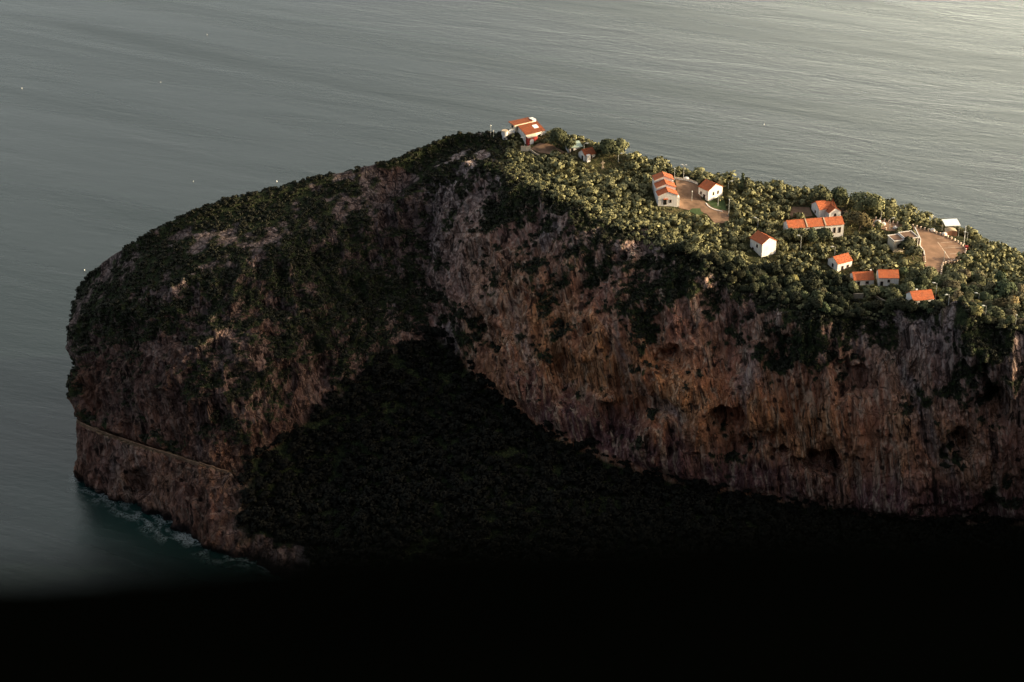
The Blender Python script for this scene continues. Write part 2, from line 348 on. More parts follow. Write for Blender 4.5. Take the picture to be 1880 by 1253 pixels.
def weights(counts, end):
    """dense parameter positions: counts per interval"""
    t = np.concatenate([i+np.arange(c)/c for i, c in enumerate(counts)]+[[end]]); return t
def cr(G, t, axis):
    """uniform Catmull-Rom along axis"""
    G = np.moveaxis(G, axis, 0); n = G.shape[0]; i = np.clip(np.floor(t).astype(int), 0, n-2); f = t-i
    g = lambda k: G[np.clip(k, 0, n-1)]
    e = (slice(None),)+(None,)*(G.ndim-1); f = f[e]
    p0, p1, p2, p3 = g(i-1), g(i), g(i+1), g(i+2)
    p0 = np.where((i == 0)[e], 2*p1-p2, p0); p3 = np.where((i == n-2)[e], 2*p2-p1, p3)
    m1 = (p2-p0)*.5*.85; m2 = (p3-p1)*.5*.85
    r = (2*f**3-3*f**2+1)*p1+(f**3-2*f**2+f)*m1+(-2*f**3+3*f**2)*p2+(f**3-f**2)*m2
    return np.moveaxis(r, 0, axis)
Q = 1.0
cc = [60, 60, 90] + [int(Q*x) for x in (110, 120, 150, 110, 70, 60, 70, 100, 110, 110, 60, 30, 20)]
rc = [24, 50, 60] + [int(Q*x) for x in (150, 150, 60, 60, 50)] + [18, 10]
ts, tr = weights(cc, NCOL-1), weights(rc, NROW-1)
TP = cr(cr(CT, ts, 0), tr, 1); NS, NR = len(ts), len(tr)
lin = lambda G: np.stack([np.interp(tr, np.arange(NROW), row) for row in np.stack([np.interp(ts, np.arange(NCOL), G[:, k]) for k in range(NROW)], 1)])
veg_d, och_d = lin(VEG), lin(OCH)
SS, TT = np.meshgrid(ts, tr, indexing='ij')
idx = np.arange(NS*NR).reshape(NS, NR)
QUAD = np.stack([idx[:-1, :-1], idx[1:, :-1], idx[1:, 1:], idx[:-1, 1:]], -1).reshape(-1, 4)
def normals(Pg):
    a = np.gradient(Pg, axis=0); b = np.gradient(Pg, axis=1); n = np.cross(b, a)
    n /= np.linalg.norm(n, axis=-1, keepdims=True)+1e-9; return n
N0 = normals(TP)
if N0[NS//2, int(NR*.6), 2] < 0: N0 = -N0; QUAD = QUAD[:, ::-1]
def bvh_of(Pg, step=1):
    i = np.arange(0, NS, step); j = np.arange(0, NR, step); sub = Pg[np.ix_(i, j)]; a = np.arange(len(i)*len(j)).reshape(len(i), len(j))
    q = np.stack([a[:-1, :-1], a[1:, :-1], a[1:, 1:], a[:-1, 1:]], -1).reshape(-1, 4)
    return BVHTree.FromPolygons([tuple(p) for p in sub.reshape(-1, 3).tolist()], q.tolist())
bv0 = bvh_of(TP, 4)
O0 = Vector((0, 0, ZC))
def hit(u, v, bv):
    h = bv.ray_cast(O0, ray(u, v)); return h[0]

# level grounds on top: yards, roads, car park (outline points in the picture lifted onto the terrain, then one plane each)
z2 = lambda ox, oy, k, pts: [(ox+a/k, oy+b/k) for a, b in pts]
PADS = dict(
    car_park=('asphalt', [(1675.7,417),(1691.7,421),(1712,426),(1731.6,432.6),(1749,440),(1763.5,448.6),(1773,459),(1770,470),(1760,479),(1746,482),(1731.6,486),(1727,495.6),(1723,502),(1698,489),(1694,472),(1689,456),(1681,430)]),
    yard=('dirt', z2(1160,270,6.267, [(500,365),(620,385),(760,440),(800,600),(850,640),(960,700),(1115,745),(1115,880),(950,875),(860,770),(540,705),(520,520)])),
    upper_road=('asphalt', z2(1580,360,6.267, [(130,262),(250,280),(480,335),(480,385),(400,402),(310,402),(130,345)])),
    courtyard=('dirt', z2(880,190,6.267, [(590,520),(690,455),(830,470),(890,515),(1030,580),(1000,615),(860,590),(690,565)])),
    rear_yard=('dirt', [(1455,380),(1486,381),(1492,397),(1448,400)]),
    cliff_path=('dirt', [(1714,550),(1722,553),(1750,573),(1764,586),(1752,588),(1728,575),(1708,562)]),
)
flatP = []
def plane_fit(P):
    A = np.c_[P[:, :2], np.ones(len(P))]; return np.linalg.lstsq(A, P[:, 2], rcond=None)[0]
for nm, (mt, poly) in PADS.items():
    P = np.array([hit(u, v, bv0) for u, v in poly if hit(u, v, bv0)]); c = plane_fit(P)
    flatP.append((nm, mt, poly, c))
def ray_plane(u, v, c, lift=0.0):
    d = ray(u, v); t = (c[2]+lift-ZC)/(d.z-c[0]*d.x-c[1]*d.y); return O0+d*t
def poly_dist(X, Y, poly):
    """signed distance (negative inside)"""
    d = np.full(X.shape, 1e9); ins = np.zeros(X.shape, bool); n = len(poly)
    for a in range(n):
        x0, y0 = poly[a]; x1, y1 = poly[(a+1) % n]; ex, ey = x1-x0, y1-y0
        t = np.clip(((X-x0)*ex+(Y-y0)*ey)/(ex*ex+ey*ey+1e-9), 0, 1)
        d = np.minimum(d, np.hypot(X-x0-t*ex, Y-y0-t*ey))
        with np.errstate(divide='ignore', invalid='ignore'):
            ins ^= ((y0 > Y) != (y1 > Y)) & (X < (x1-x0)*(Y-y0)/(y1-y0+1e-12)+x0)
    return np.where(ins, -d, d)
top = (TT > 5.05) & (TT < 8.6)
padmask = np.zeros_like(TT); pad_world = {}
for nm, mt, poly, c in flatP:
    wp = [tuple(ray_plane(u, v, c))[:2] for u, v in poly]; pad_world[nm] = (wp, c)
    d = np.full(TT.shape, 1e9); d[top] = poly_dist(TP[..., 0][top], TP[..., 1][top], wp)
    w = 1-sstep(0.5, 7, d); zt = c[0]*TP[..., 0]+c[1]*TP[..., 1]+c[2]-.12
    TP[..., 2] = TP[..., 2]*(1-w)+zt*w; padmask = np.maximum(padmask, 1-sstep(0, 4, d))

# relief
N0 = normals(TP); N0 = N0 if N0[NS//2, int(NR*.6), 2] > 0 else -N0
FL = TP.reshape(-1, 3); s_, t_ = SS.ravel(), TT.ravel(); nf = N0.reshape(-1, 3)
steep = 1-sstep(.45, .8, nf[:, 2])
face = sstep(2.9, 3.25, t_)*(1-sstep(5.0, 5.7, t_)); low = sstep(.9, 1.05, t_)*(1-sstep(2.0, 2.2, t_))*sstep(10.6, 11.3, s_)
left = sstep(7.6, 9.2, s_); rough_a = (face+low)
wob = np.stack([fbm(FL*.03, 3, 51), fbm(FL*.03, 3, 52), fbm(FL*.03, 2, 53)], 1)*5
Pw = FL+wob
flute = ridged(Pw*np.array([.085, .085, .012]), 4, 3); lump = fbm(Pw*np.array([.05, .05, .035]), 5, 9)
Ps = Pw.copy(); Ps[:, 0] += .22*Ps[:, 2]; butt = ridged(Ps*np.array([.036, .036, .008]), 3, 66); hollow = sstep(.1, .5, fbm(FL*np.array([.035, .035, .05]), 3, 67))*sstep(3.0, 3.15, t_)*(1-sstep(3.5, 3.9, t_))
flute = ridged(Ps*np.array([.085, .085, .012]), 4, 3)
crag = ridged(Pw*np.array([.13, .13, .09]), 4, 21); medium = fbm(Pw*np.array([.2, .2, .06]), 4, 31); fineN = fbm(FL*np.array([.6, .6, .3]), 3, 41)
flute2 = ridged(Pw*np.array([.25, .25, .025]), 3, 5)
disp = face*((1-left)*(butt*6.0-hollow*9+flute*3.4+lump*4.6+flute2*1.7)+left*(crag*3.6+lump*6.0+flute*1.6)+medium*1.7+fineN*.7)
disp += low*(crag*2.4+lump*2.6+flute*1.8+fineN*.8)
plat = sstep(5.2, 6, t_)*(1-sstep(8.2, 9, t_))
disp += plat*(1-padmask.ravel())*fbm(FL*.12, 3, 61)*.7
foot = (1-sstep(2.6, 3, t_))*(1-low); disp += foot*(fbm(FL*.05, 4, 71)*3+fineN*.5)
disp += sstep(10.8, 11.5, s_)*(1-sstep(.95, 1.5, t_))*crag*1.2
# caves and hollows
DN = fbm(FL*.16, 3, 77)*1.5
def dent(u, v, z, r, depth, sq=1.0):
    p = np.array(at_z(u, v, z)); d = FL-p; q = (1+.35*DN)*np.sqrt((d[:, 0]**2+d[:, 1]**2)/r**2+(d[:, 2]/(r*sq))**2)
    return -depth*(1-sstep(.55, 1.05, q))
CAVES = [(1130,560,84,9,6,.7),(1240,640,76,10,7,.8),(1340,760,52,11,8,.7),(1560,700,76,9,6,1.2),(1520,840,38,10,8,.7),(1050,640,66,7,5,1.1),(1430,640,86,8,5,1.3),(960,560,84,6,4,1.6),(1760,800,52,8,6,1.4),(1820,740,70,6,5,1.8),(1090,622,70,2.2,4,1.2),(1105,672,58,3.2,4,2.4),(1152,712,50,9,6,.9),(1208,784,36,2.2,3.5,1),(1440,830,40,6,5,.6),(1625,810,45,6,6,1.6),(1680,700,78,5,3,2.2),
         (1148,480,108,3.5,4,1.3),(900,668,54,2,3,1),(1030,525,92,2.2,3,2.0),(1000,725,44,6,3.5,.5),(1260,800,38,4,3,.6),(1395,705,66,3.5,3,1.2),(264,890,10,8,7,.9),(355,905,14,4,3,1.0),(372,905,14,3,3,.8)]
BUMPS = [(1846,660,88,9,-8,1.2),(1862,690,82,5,-3.5,1.4),(1790,640,92,5,-3,1.3)]
for cv in CAVES+BUMPS: disp += (face+low > .2)*dent(*cv)
FL = FL+nf*disp[:, None]
TPd = FL.reshape(NS, NR, 3)
# cover: where green holds on, where bare rock shows
vn = fbm(Pw*np.array([.055, .055, .045]), 4, 81)*.5+fbm(Pw*.22, 3, 85)*.35
nd = normals(TPd).reshape(-1, 3); nd = nd if nf[len(nf)//2] @ nd[len(nf)//2] > 0 else -nd
ledge = np.clip(nd[:, 2], 0, 1)
vegv = sstep(-.07, .10, veg_d.ravel()-.5+vn*1.15+(ledge-.35)*.35*face)
vegv = vegv*(1-.9*sstep(11.2, 12, s_)*(1-sstep(2.0, 2.4, t_)))
vegv = np.maximum(vegv, (1-sstep(2.86, 3.0, t_))*np.where(t_ > 1.3, 1-sstep(11.6, 11.9, s_), 1-sstep(10.7, 11.1, s_)))
bench = sstep(11.85, 12.1, s_)*sstep(2.0, 2.1, t_)*(1-sstep(2.9, 3.02, t_)); vegv *= 1-bench
soilv = plat*(1-.7*sstep(.0, .3, fbm(FL*.06, 3, 91)))*.8*(1-sstep(7.4, 8.0, s_))
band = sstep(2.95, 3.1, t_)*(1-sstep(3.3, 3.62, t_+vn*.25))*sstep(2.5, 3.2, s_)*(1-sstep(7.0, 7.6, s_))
weather_shade = np.clip(.8*sstep(8.5, 9.6, s_)+.5*fbm(FL*.03, 3, 99), 0, 1)*(1-.1*low)  # random weathering, plus shade of the left end put into the rock colour
wet = (1-sstep(.6, 4.5, FL[:, 2]+vn*3))*(s_ > 9.5)
TPd = FL.reshape(NS, NR, 3)
me = mesh_np('headland', FL, QUAD, M['rock'], True, dict(veg=vegv, ochre=och_d.ravel(), soil=np.maximum(soilv, .6*bench), wet=wet, band=band, weather_shade=weather_shade))
link('headland', me, kind='structure', label='steep limestone headland with an ochre cliff falling to a dark wooded slope')
bv = bvh_of(TPd, 2)
UV = np.stack(project(TPd), -1)
def ground(x, y, zmax=400):
    h = bv.ray_cast(Vector((x, y, zmax)), Vector((0, 0, -1))); return h[0].z if h[0] else 0.0

# ------------------------------------------------------------------ sea, and a near-black slope added to blacken the foreground
xs = np.unique(np.concatenate([-np.geomspace(265, 9000, 22), np.arange(-260, -40, 1.6), np.geomspace(45, 9000, 22)-80]))
ys = np.unique(np.concatenate([620-np.geomspace(4, 1600, 14), np.arange(618, 800, 1.6), 800+np.geomspace(4, 14000, 26)]))
X, Y = np.meshgrid(xs, ys, indexing='ij')
shore = [at_z(u, v, 0) for u, v in ((147,882),(188,903),(268,940),(330,980),(400,1008),(480,1022),(560,1050),(640,1075))]
d = np.full(X.shape, 1e9)
for a, b in zip(shore[:-1], shore[1:]):
    ex, ey = b.x-a.x, b.y-a.y; t = np.clip(((X-a.x)*ex+(Y-a.y)*ey)/(ex*ex+ey*ey), 0, 1)
    d = np.minimum(d, np.hypot(X-a.x-t*ex, Y-a.y-t*ey))
n1 = fbm(np.stack([X.ravel(), Y.ravel(), 0*X.ravel()], 1)*.05, 3, 5).reshape(X.shape)
foam = np.clip(1.25-(d+n1*5)/9, 0, 1); shal = np.clip(1-(d+n1*10)/38, 0, 1)**1.2
ii = np.arange(X.size).reshape(X.shape)
me = mesh_np('sea', np.stack([X.ravel(), Y.ravel(), 0*X.ravel()], 1), np.stack([ii[:-1, :-1], ii[1:, :-1], ii[1:, 1:], ii[:-1, 1:]], -1).reshape(-1, 4), M['sea'], True, dict(foam=foam.ravel(), shallow=shal.ravel()))
link('sea', me, kind='structure')

xs = np.unique(np.concatenate([np.linspace(-400, -40, 40), np.linspace(-40, 40, 260), np.linspace(40, 420, 60)]))
ys = np.unique(np.concatenate([np.linspace(-260, 0, 40), np.linspace(0, 30, 110), np.linspace(30, 380, 60)]))
X, Y = np.meshgrid(xs, ys, indexing='ij')
def hill(X, Y):
    e = Y-12.0; soft = 2.2
    z = 439.2-.52*Y-.80*soft*np.logaddexp(0, e/soft)          # slope breaks at a brow ahead of the camera
    z = np.where(Y < 0, z-.25*Y, z)
    z += .045*np.clip(X, -60, 60)
    z += np.where(X > 60, .62*(X-60), 0)  # rise added on the right to keep this slope out of the sun
    n = fbm(np.stack([X.ravel(), Y.ravel(), 0*X.ravel()], 1)*.35, 4, 15).reshape(X.shape)
    n2 = fbm(np.stack([X.ravel(), Y.ravel(), 0*X.ravel()], 1)*.04, 4, 16).reshape(X.shape)
    return np.maximum(z+n*.22*sstep(1, 8, np.hypot(X, Y))+n2*.12*np.clip(np.hypot(X, Y)-10, 0, 60), -20)
Z = hill(X, Y); ii = np.arange(X.size).reshape(X.shape)
me = mesh_np('added_slope', np.stack([X.ravel(), Y.ravel(), Z.ravel()], 1), np.stack([ii[:-1, :-1], ii[1:, :-1], ii[1:, 1:], ii[:-1, 1:]], -1).reshape(-1, 4), M['scrub'])
link('added_slope', me, kind='structure', label='near-black slope added below the viewpoint to darken the foreground')

# ------------------------------------------------------------------ yards, car park, roads
for nm, mt, poly, c in flatP:
    name = {'car_park': 'car_park', 'yard': 'yard', 'upper_road': 'road', 'courtyard': 'courtyard', 'rear_yard': 'yard', 'cliff_path': 'path'}[nm]
    b = MB(); P = [ray_plane(u, v, c) for u, v in poly]
    b.add([(p.x, p.y, p.z+.05) for p in P]+[(p.x, p.y, p.z-.6) for p in P], [tuple(range(len(P)))]+[(i, (i+1) % len(P), len(P)+(i+1) % len(P), len(P)+i) for i in range(len(P))])
    b.build(name, M[mt], kind='structure')
def marks():
    c = pad_world['car_park'][1]; b = MB()
    for (a0, b0), (a1, b1), w in z2m:
        p, q = ray_plane(a0, b0, c, .062), ray_plane(a1, b1, c, .062); t = (q-p).normalized(); s = Vector((-t.y, t.x, 0))*w
        b.add([p-s, q-s, q+s, p+s], [(0, 1, 2, 3)])
    b.build('road_marking', M['paint'], kind='structure')
zz = lambda a, b: (1580+a/6.267, 360+b/6.267)
z2m = [(zz(885,530), zz(930,590), .16), (zz(935,597), zz(1022,722), .16), (zz(1025,668), zz(1195,656), .13), (zz(960,601), zz(1165,588), .12),
       (zz(925,540), zz(1060,528), .10), (zz(1005,578), zz(1120,575), .08), (zz(880,490), zz(960,483), .08)]
marks()
for pp in (z2(1160,270,6.267,[(868,628),(1060,600),(1090,735),(1040,742),(950,718),(905,698),(872,668)]), z2(1160,270,6.267,[(640,690),(830,690),(850,760),(760,790),(650,740)]), z2(1580,360,6.267,[(1235,625),(1330,650),(1400,720),(1330,790),(1180,770),(1130,760),(1195,700)])):
    Pq = [hit(u, v, bv) for u, v in pp]; cq = hit(np.mean([a for a, b in pp]), np.mean([b for a, b in pp]), bv); b = MB()
    b.add([(p.x, p.y, p.z+.14) for p in Pq]+[(cq.x, cq.y, cq.z+.2)], [(k, (k+1) % len(Pq), len(Pq)) for k in range(len(Pq))]); b.build('lawn', M['lawn'], kind='structure')

def hpt(u, v): return hit(u, v, bv)
KEEP = []     # picture boxes that trees must not cover: (u0, v0, u1, v1, y of the thing)
def keep(u0, v0, u1, v1, y): KEEP.append((u0, v0, u1, v1, y))

# ------------------------------------------------------------------ houses
def opening(parent, kind, x, z, w, h, y, axis='y', out=-1, handle=False, arch=False):
    """window or door set proud of a wall: frame with its pane; axis: wall normal axis, y: wall plane, out: side"""
    f = MB(); p = MB(); t = .09; e = out
    def bx(m, a0, a1, z0, z1, d0, d1):
        lo, hi = sorted((y+e*d0, y+e*d1))
        m.box(*((a0, a1, lo, hi) if axis == 'y' else (lo, hi, a0, a1)), z0, z1)
    bx(f, x-w/2-t, x-w/2, z, z+h, .004, .10); bx(f, x+w/2, x+w/2+t, z, z+h, .004, .10); bx(f, x-w/2-t, x+w/2+t, z+h, z+h+t, .004, .10)
    if kind == 'window': bx(f, x-w/2-.15, x+w/2+.15, z-t, z, .004, .16)
    fo = f.build(kind, M['frame'], parent)
    bx(p, x-w/2, x+w/2, z, z+h, .006, .05); p.build('pane' if kind == 'window' else 'door_leaf', M['pane'], fo)
def gable(parent, e1, e2, hw, rise, ridge='e2', x0=0, y0=0, z0=0, found=2.5, over=.35, wallmat='plaster', roofmat='tile', ridge_at=.5, names=('wall', 'roof')):
    """gabled block in local coordinates; ridge along e2 (local y) or e1 (local x)"""
    w = MB()
    if ridge == 'e2':
        k = e1*ridge_at
        w.prism([(x0, z0-found), (x0+e1, z0-found), (x0+e1, z0+hw), (x0+k, z0+hw+rise), (x0, z0+hw)], y0, y0+e2, 'y')
    else:
        k = e2*ridge_at
        w.prism([(y0, z0-found), (y0+e2, z0-found), (y0+e2, z0+hw), (y0+k, z0+hw+rise), (y0, z0+hw)], x0, x0+e1, 'x')
    wo = w.build(names[0], M[wallmat], parent)
    r = MB(); t = .16; o = over
    if ridge == 'e2':
        sl, sr = rise/k, rise/(e1-k); ya, yb = y0-o*.6, y0+e2+o*.6
        r.slab([(x0-o, ya, z0+hw-sl*o+.02), (x0+k, ya, z0+hw+rise+.02), (x0+k, yb, z0+hw+rise+.02), (x0-o, yb, z0+hw-sl*o+.02)], t)
        r.slab([(x0+k, ya, z0+hw+rise+.022), (x0+e1+o, ya, z0+hw-sr*o+.022), (x0+e1+o, yb, z0+hw-sr*o+.022), (x0+k, yb, z0+hw+rise+.022)], t)
        r.tube((x0+k, ya-.02, z0+hw+rise+t+.03), (x0+k, yb+.02, z0+hw+rise+t+.03), .13, .13, 6)
    else:
        sl, sr = rise/k, rise/(e2-k); xa, xb = x0-o*.6, x0+e1+o*.6
        r.slab([(xa, y0-o, z0+hw-sl*o+.02), (xb, y0-o, z0+hw-sl*o+.02), (xb, y0+k, z0+hw+rise+.02), (xa, y0+k, z0+hw+rise+.02)], t)
        r.slab([(xa, y0+k, z0+hw+rise+.022), (xb, y0+k, z0+hw+rise+.022), (xb, y0+e2+o, z0+hw-sr*o+.022), (xa, y0+e2+o, z0+hw-sr*o+.022)], t)
        r.tube((xa-.02, y0+k, z0+hw+rise+t+.03), (xb+.02, y0+k, z0+hw+rise+t+.03), .13, .13, 6)
    ro = r.build(names[1], M[roofmat], parent)
    return wo, ro
FOOT = []
for u_, v_ in ((1082,298),(1095,300),(1108,302),(1120,304),(1132,305),(1100,309),(1115,311),(1252,381),(1262,382)):
    P_ = hpt(u_, v_)
    if P_: FOOT.append((P_.x, P_.y, 2.4))
FOOT = FOOT   # footprints (x, y, r) kept free of trees
def site(name, label, cat, u, v, ang, ext=(8, 8), dz=0.0):
    P = hpt(u, v); o = thing(name, label, cat, (P.x, P.y, P.z+dz), R(ang))
    c, s = math.cos(R(ang)), math.sin(R(ang)); nx = max(2, int(ext[0]/2)); ny = max(2, int(ext[1]/2))
    for a in np.linspace(.5, ext[0]-.5, nx):
        for b in np.linspace(.5, ext[1]-.5, ny): FOOT.append((P.x+a*c-b*s, P.y+a*s+b*c, 2.2))
    return o
def chimney(ro, x, y, z, h=1.0):
    m = MB().box(x-.3, x+.3, y-.3, y+.3, z-.8, z+h); m.box(x-.4, x+.4, y-.4, y+.4, z+h, z+h+.12); m.build('chimney', M['plaster'], ro)

# white house with its bright gable towards the sun, beside the yard
o = site('house', '', 'house', 1300, 370.5, 37, (8.2, 6.4)); o['label'] = 'single white gabled house standing at the right edge of the brown yard'
w, r = gable(o, 8.2, 6.4, 5.0, 2.2); opening(o, 'window', 3.0, 2.4, .7, 1.3, 0); opening(o, 'window', 5.6, 2.4, .7, 1.3, 0); opening(o, 'door', 2.6, 0.05, 1.1, 2.4, 0, 'x'); opening(o, 'window', 4.7, 2.0, .8, 1.1, 0, 'x')
# long building of three stepped gables
o = site('house', 'white building with three stepped orange gable roofs one behind another', 'house', 1208, 379, 6, (8.6, 16))
for k in range(3):
    w, r = gable(o, 8.4, 5.0, 4.8+1.5*k, 1.7, 'e2', 0, 5.2*k, 0, 2.5+0*k, .25)
opening(o, 'door', 3.0, .6, 1.3, 2.3, 0); opening(o, 'window', 5.4, 1.5, .7, 1.2, 0)
MB().box(2.2, 4.2, -1.0, -.004, 3.3, 3.45).build('canopy', M['tile'], o)
m = MB().box(8.404, 9.4, .3, 4.6, -1.5, 3.6); m.build('annex', M['plaster'], o); chimney(r, 7.8, 9.6, 6.6, .9)
# tall white house above the cliff wood
o = site('house', 'tall narrow white house with a red roof among trees, set apart above the cliff wood', 'house', 1398.3, 473, 32, (7.4, 8))
w, r = gable(o, 7.4, 8, 6.0, 2.2); opening(o, 'window', 3.4, 3.4, .8, 1.2, 0, 'x'); opening(o, 'door', 6.0, .05, 1.0, 2.2, 0, 'x')
# small house below the street lamp
o = site('house', 'small white house with a bright orange roof right below a street lamp', 'house', 1537, 500, 30, (7.6, 6.4))
w, r = gable(o, 7.6, 6.4, 3.7, 1.9, 'e1'); opening(o, 'window', 3.2, 1.2, 1.0, 1.5, 0, 'x'); opening(o, 'door', 2.6, .05, 1.0, 2.1, 0); opening(o, 'window', 5.4, 1.0, 1.0, 1.1, 0)
# low roof above the terrace wall
o = site('house', 'low house showing mostly its orange roof above a grey terrace wall', 'house', 1567, 526, 5, (8.4, 6.6))
w, r = gable(o, 8.4, 6.6, 2.8, 1.9, 'e1'); opening(o, 'door', 2.0, .05, 1.0, 2.0, 0); opening(o, 'window', 5.6, 1.0, 1.2, 1.0, 0); chimney(r, 8.0, 4.5, 4.3, .7)
# box house with a white gable at its right
o = site('house', 'white house with a square red roof and one small window, between two orange roofs', 'house', 1612, 526, -2, (8.2, 6.6))
w, r = gable(o, 8.2, 6.6, 3.9, 2.0, 'e1', over=.25); opening(o, 'window', 4.2, 1.9, .9, 1.1, 0); opening(o, 'door', 1.4, .05, 1.0, 2.1, 0)
# last house by the cliff path
o = site('house', 'orange-roofed house at the cliff edge beside the brown path', 'house', 1675, 566, 12, (8.8, 6.8))
w, r = gable(o, 8.8, 6.8, 3.4, 2.2, 'e1'); opening(o, 'door', 3.0, .05, 1.0, 2.1, 0); opening(o, 'window', 6.6, 1.0, 1.1, 1.1, 0); chimney(r, 3.2, 4.6, 5.2, .6)
# long low building in three roof bays
o = site('house', 'long low building with three orange roof bays divided by raised strips', 'house', 1447, 438, 11, (24.8, 7))
w, r = gable(o, 24.6, 7, 4.6, 2.0, 'e1', over=.3)
for xk in (8.2, 16.4):
    m = MB(); sl = 2.0/3.5
    for s0, s1 in ((-.34, 3.5), (3.5, 7.34)):
        za = 4.6+2.0-abs(s0-3.5)*sl+.2; zb = 4.6+2.0-abs(s1-3.5)*sl+.2
        m.slab([(xk-.25, s0, za), (xk+.25, s0, za), (xk+.25, s1, zb), (xk-.25, s1, zb)], .22)
    m.build('parapet', M['stone'], r)
for xk in (18.2, 20.6, 22.9, 3.0, 6.0, 10.5, 13.0): opening(o, 'window', xk, .9, .8, 2.3, 0)
opening(o, 'window', 3.5, 1.2, .9, 1.6, 24.6, 'x', 1)
# rear house with a cross wing
o = site('house', 'orange-roofed house with a gabled wing, rising behind the long low building', 'house', 1503, 402, 20, (8.4, 7))
gable(o, 8.2, 7, 4.3, 2.3, 'e1'); gable(o, 5.6, 6.4, 3.4, 1.9, 'e2', 3.4, -3.0, 0, 2.5, .3, names=('wing_wall', 'wing_roof'))
opening(o, 'window', 6.2, 1.6, .9, 1.1, -3.0); opening(o, 'window', 3.4, 1.4, .8, 1.1, 0, 'x')

# villa on the summit
o = site('villa', 'two storey villa with a broad dark red roof on the summit of the headland', 'villa', 965, 265, 33, (11, 8))
gable(o, 10.2, 6.6, 4.6, 2.0, 'e1', ridge_at=.93, over=.45, roofmat='tile_dark', found=3.5)
MB().box(-1.6, 8.0, 6.604, 10.2, -3, 7.3).build('upper_storey', M['cream'], o)
MB().slab([(-2.4, 6.3, 7.32), (8.4, 6.3, 7.32), (8.4, 10.8, 7.6), (-2.4, 10.8, 7.6)], .22).build('upper_roof', M['tile_dark'], o)
MB().box(8.004, 10.0, 6.604, 9.6, -3, 7.9).build('stair_block', M['plaster'], o)
sl = 2.0/(6.6*.93); MB().slab([(6.2, 2.2, 4.6+2.2*sl+.2), (8.6, 2.2, 4.6+2.2*sl+.2), (8.6, 4.4, 4.6+4.4*sl+.2), (6.2, 4.4, 4.6+4.4*sl+.2)], .12).build('skylight', M['white'], o)
MB().box(.2, 4.6, -1.5, -.004, -3.0, 3.4).build('porch', M['red'], o)
MB().slab([(-.2, -2.0, 3.42), (5.0, -2.0, 3.42), (5.0, -.01, 4.2), (-.2, -.01, 4.2)], .15).build('porch_roof', M['cream'], o)
m = MB(); m.prism([(1.3, 0), (3.3, 0), (3.3, 1.7)]+[(2.3+math.cos(q), 1.7+.8*math.sin(q)) for q in np.linspace(.2, 2.94, 8)]+[(1.3, 1.7)], -1.58, -1.502, 'y'); m.build('garage_door', M['white'], o)
MB().box(5.0, 6.2, -.5, -.006, -3.0, 2.6).build('buttress', M['red'], o)
opening(o, 'window', 7.4, .6, 1.1, 2.4, 0); opening(o, 'window', 3.2, 1.2, .9, 1.6, 10.2, 'x', 1); opening(o, 'window', 8.4, 5.6, 1.2, 1.0, -1.6, 'x', -1)
MB().box(-4.6, -1.604, 6.4, 9.6, -3, 4.6).build('side_wing', M['plaster'], o)
m = MB(); [m.box(-4.6+k*.55, -4.52+k*.55, 6.3, 6.38, 4.602, 5.5) for k in range(6)]; m.box(-4.65, -1.61, 6.28, 6.4, 5.5, 5.62); m.build('balustrade', M['white'], o)
# small round tank at the villa's left
P = hpt(927, 251); o = thing('water_tank', 'white round tank at the dark end of the summit villa', 'tank', P)
MB().tube((0, 0, -1), (0, 0, 2.7), 1.5, 1.5, 16).build('shell', M['plaster'], o); MB().tube((0, 0, 2.702), (0, 0, 3.0), 1.6, 1.45, 16).build('lid', M['stone'], o)
FOOT.append((P.x, P.y, 2.5))
# green-roofed shed
o = site('shed', 'pale green-roofed shed behind the little red-roofed house', 'shed', 1043, 281, 20, (7, 4))
MB().box(0, 6.6, 0, 3.8, -1.5, 2.1).build('wall', M['plaster'], o); MB().slab([(-.3, -.4, 2.12), (6.9, -.4, 2.12), (6.9, 4.2, 3.4), (-.3, 4.2, 3.4)], .1).build('roof', M['green'], o)
opening(o, 'door', 2, 0, .9, 1.9, 0)
# little red-roofed house below the villa
o = site('house', 'little white house with a dark red roof and a white porch block, below the villa', 'house', 1074, 297, 34, (6, 5))
gable(o, 5.6, 5.0, 2.8, 1.9, 'e1', over=.4, roofmat='tile_dark'); MB().box(.4, 2.2, -1.2, -.004, -1.5, 3.1).build('porch', M['plaster'], o); opening(o, 'window', 3.4, 1.0, .8, 1.0, 0); opening(o, 'door', 2.0, .05, .9, 2.0, 0, 'x')
# stone cross
P = hpt(1106.5, 309); o = thing('wayside_cross', 'yellowish stone cross near the little red-roofed house', 'cross', P, R(10))
MB().box(-.55, .55, -.5, .5, -.8, .5).box(-.38, .38, -.35, .35, .5, .8).build('plinth', M['stone'], o)
MB().box(-.22, .22, -.2, .2, .802, 3.3).build('shaft', M['stone'], o); MB().box(-.85, .85, -.18, .18, 2.2, 2.6).build('crossbar', M['stone'], o)
FOOT.append((P.x, P.y, 2.0))

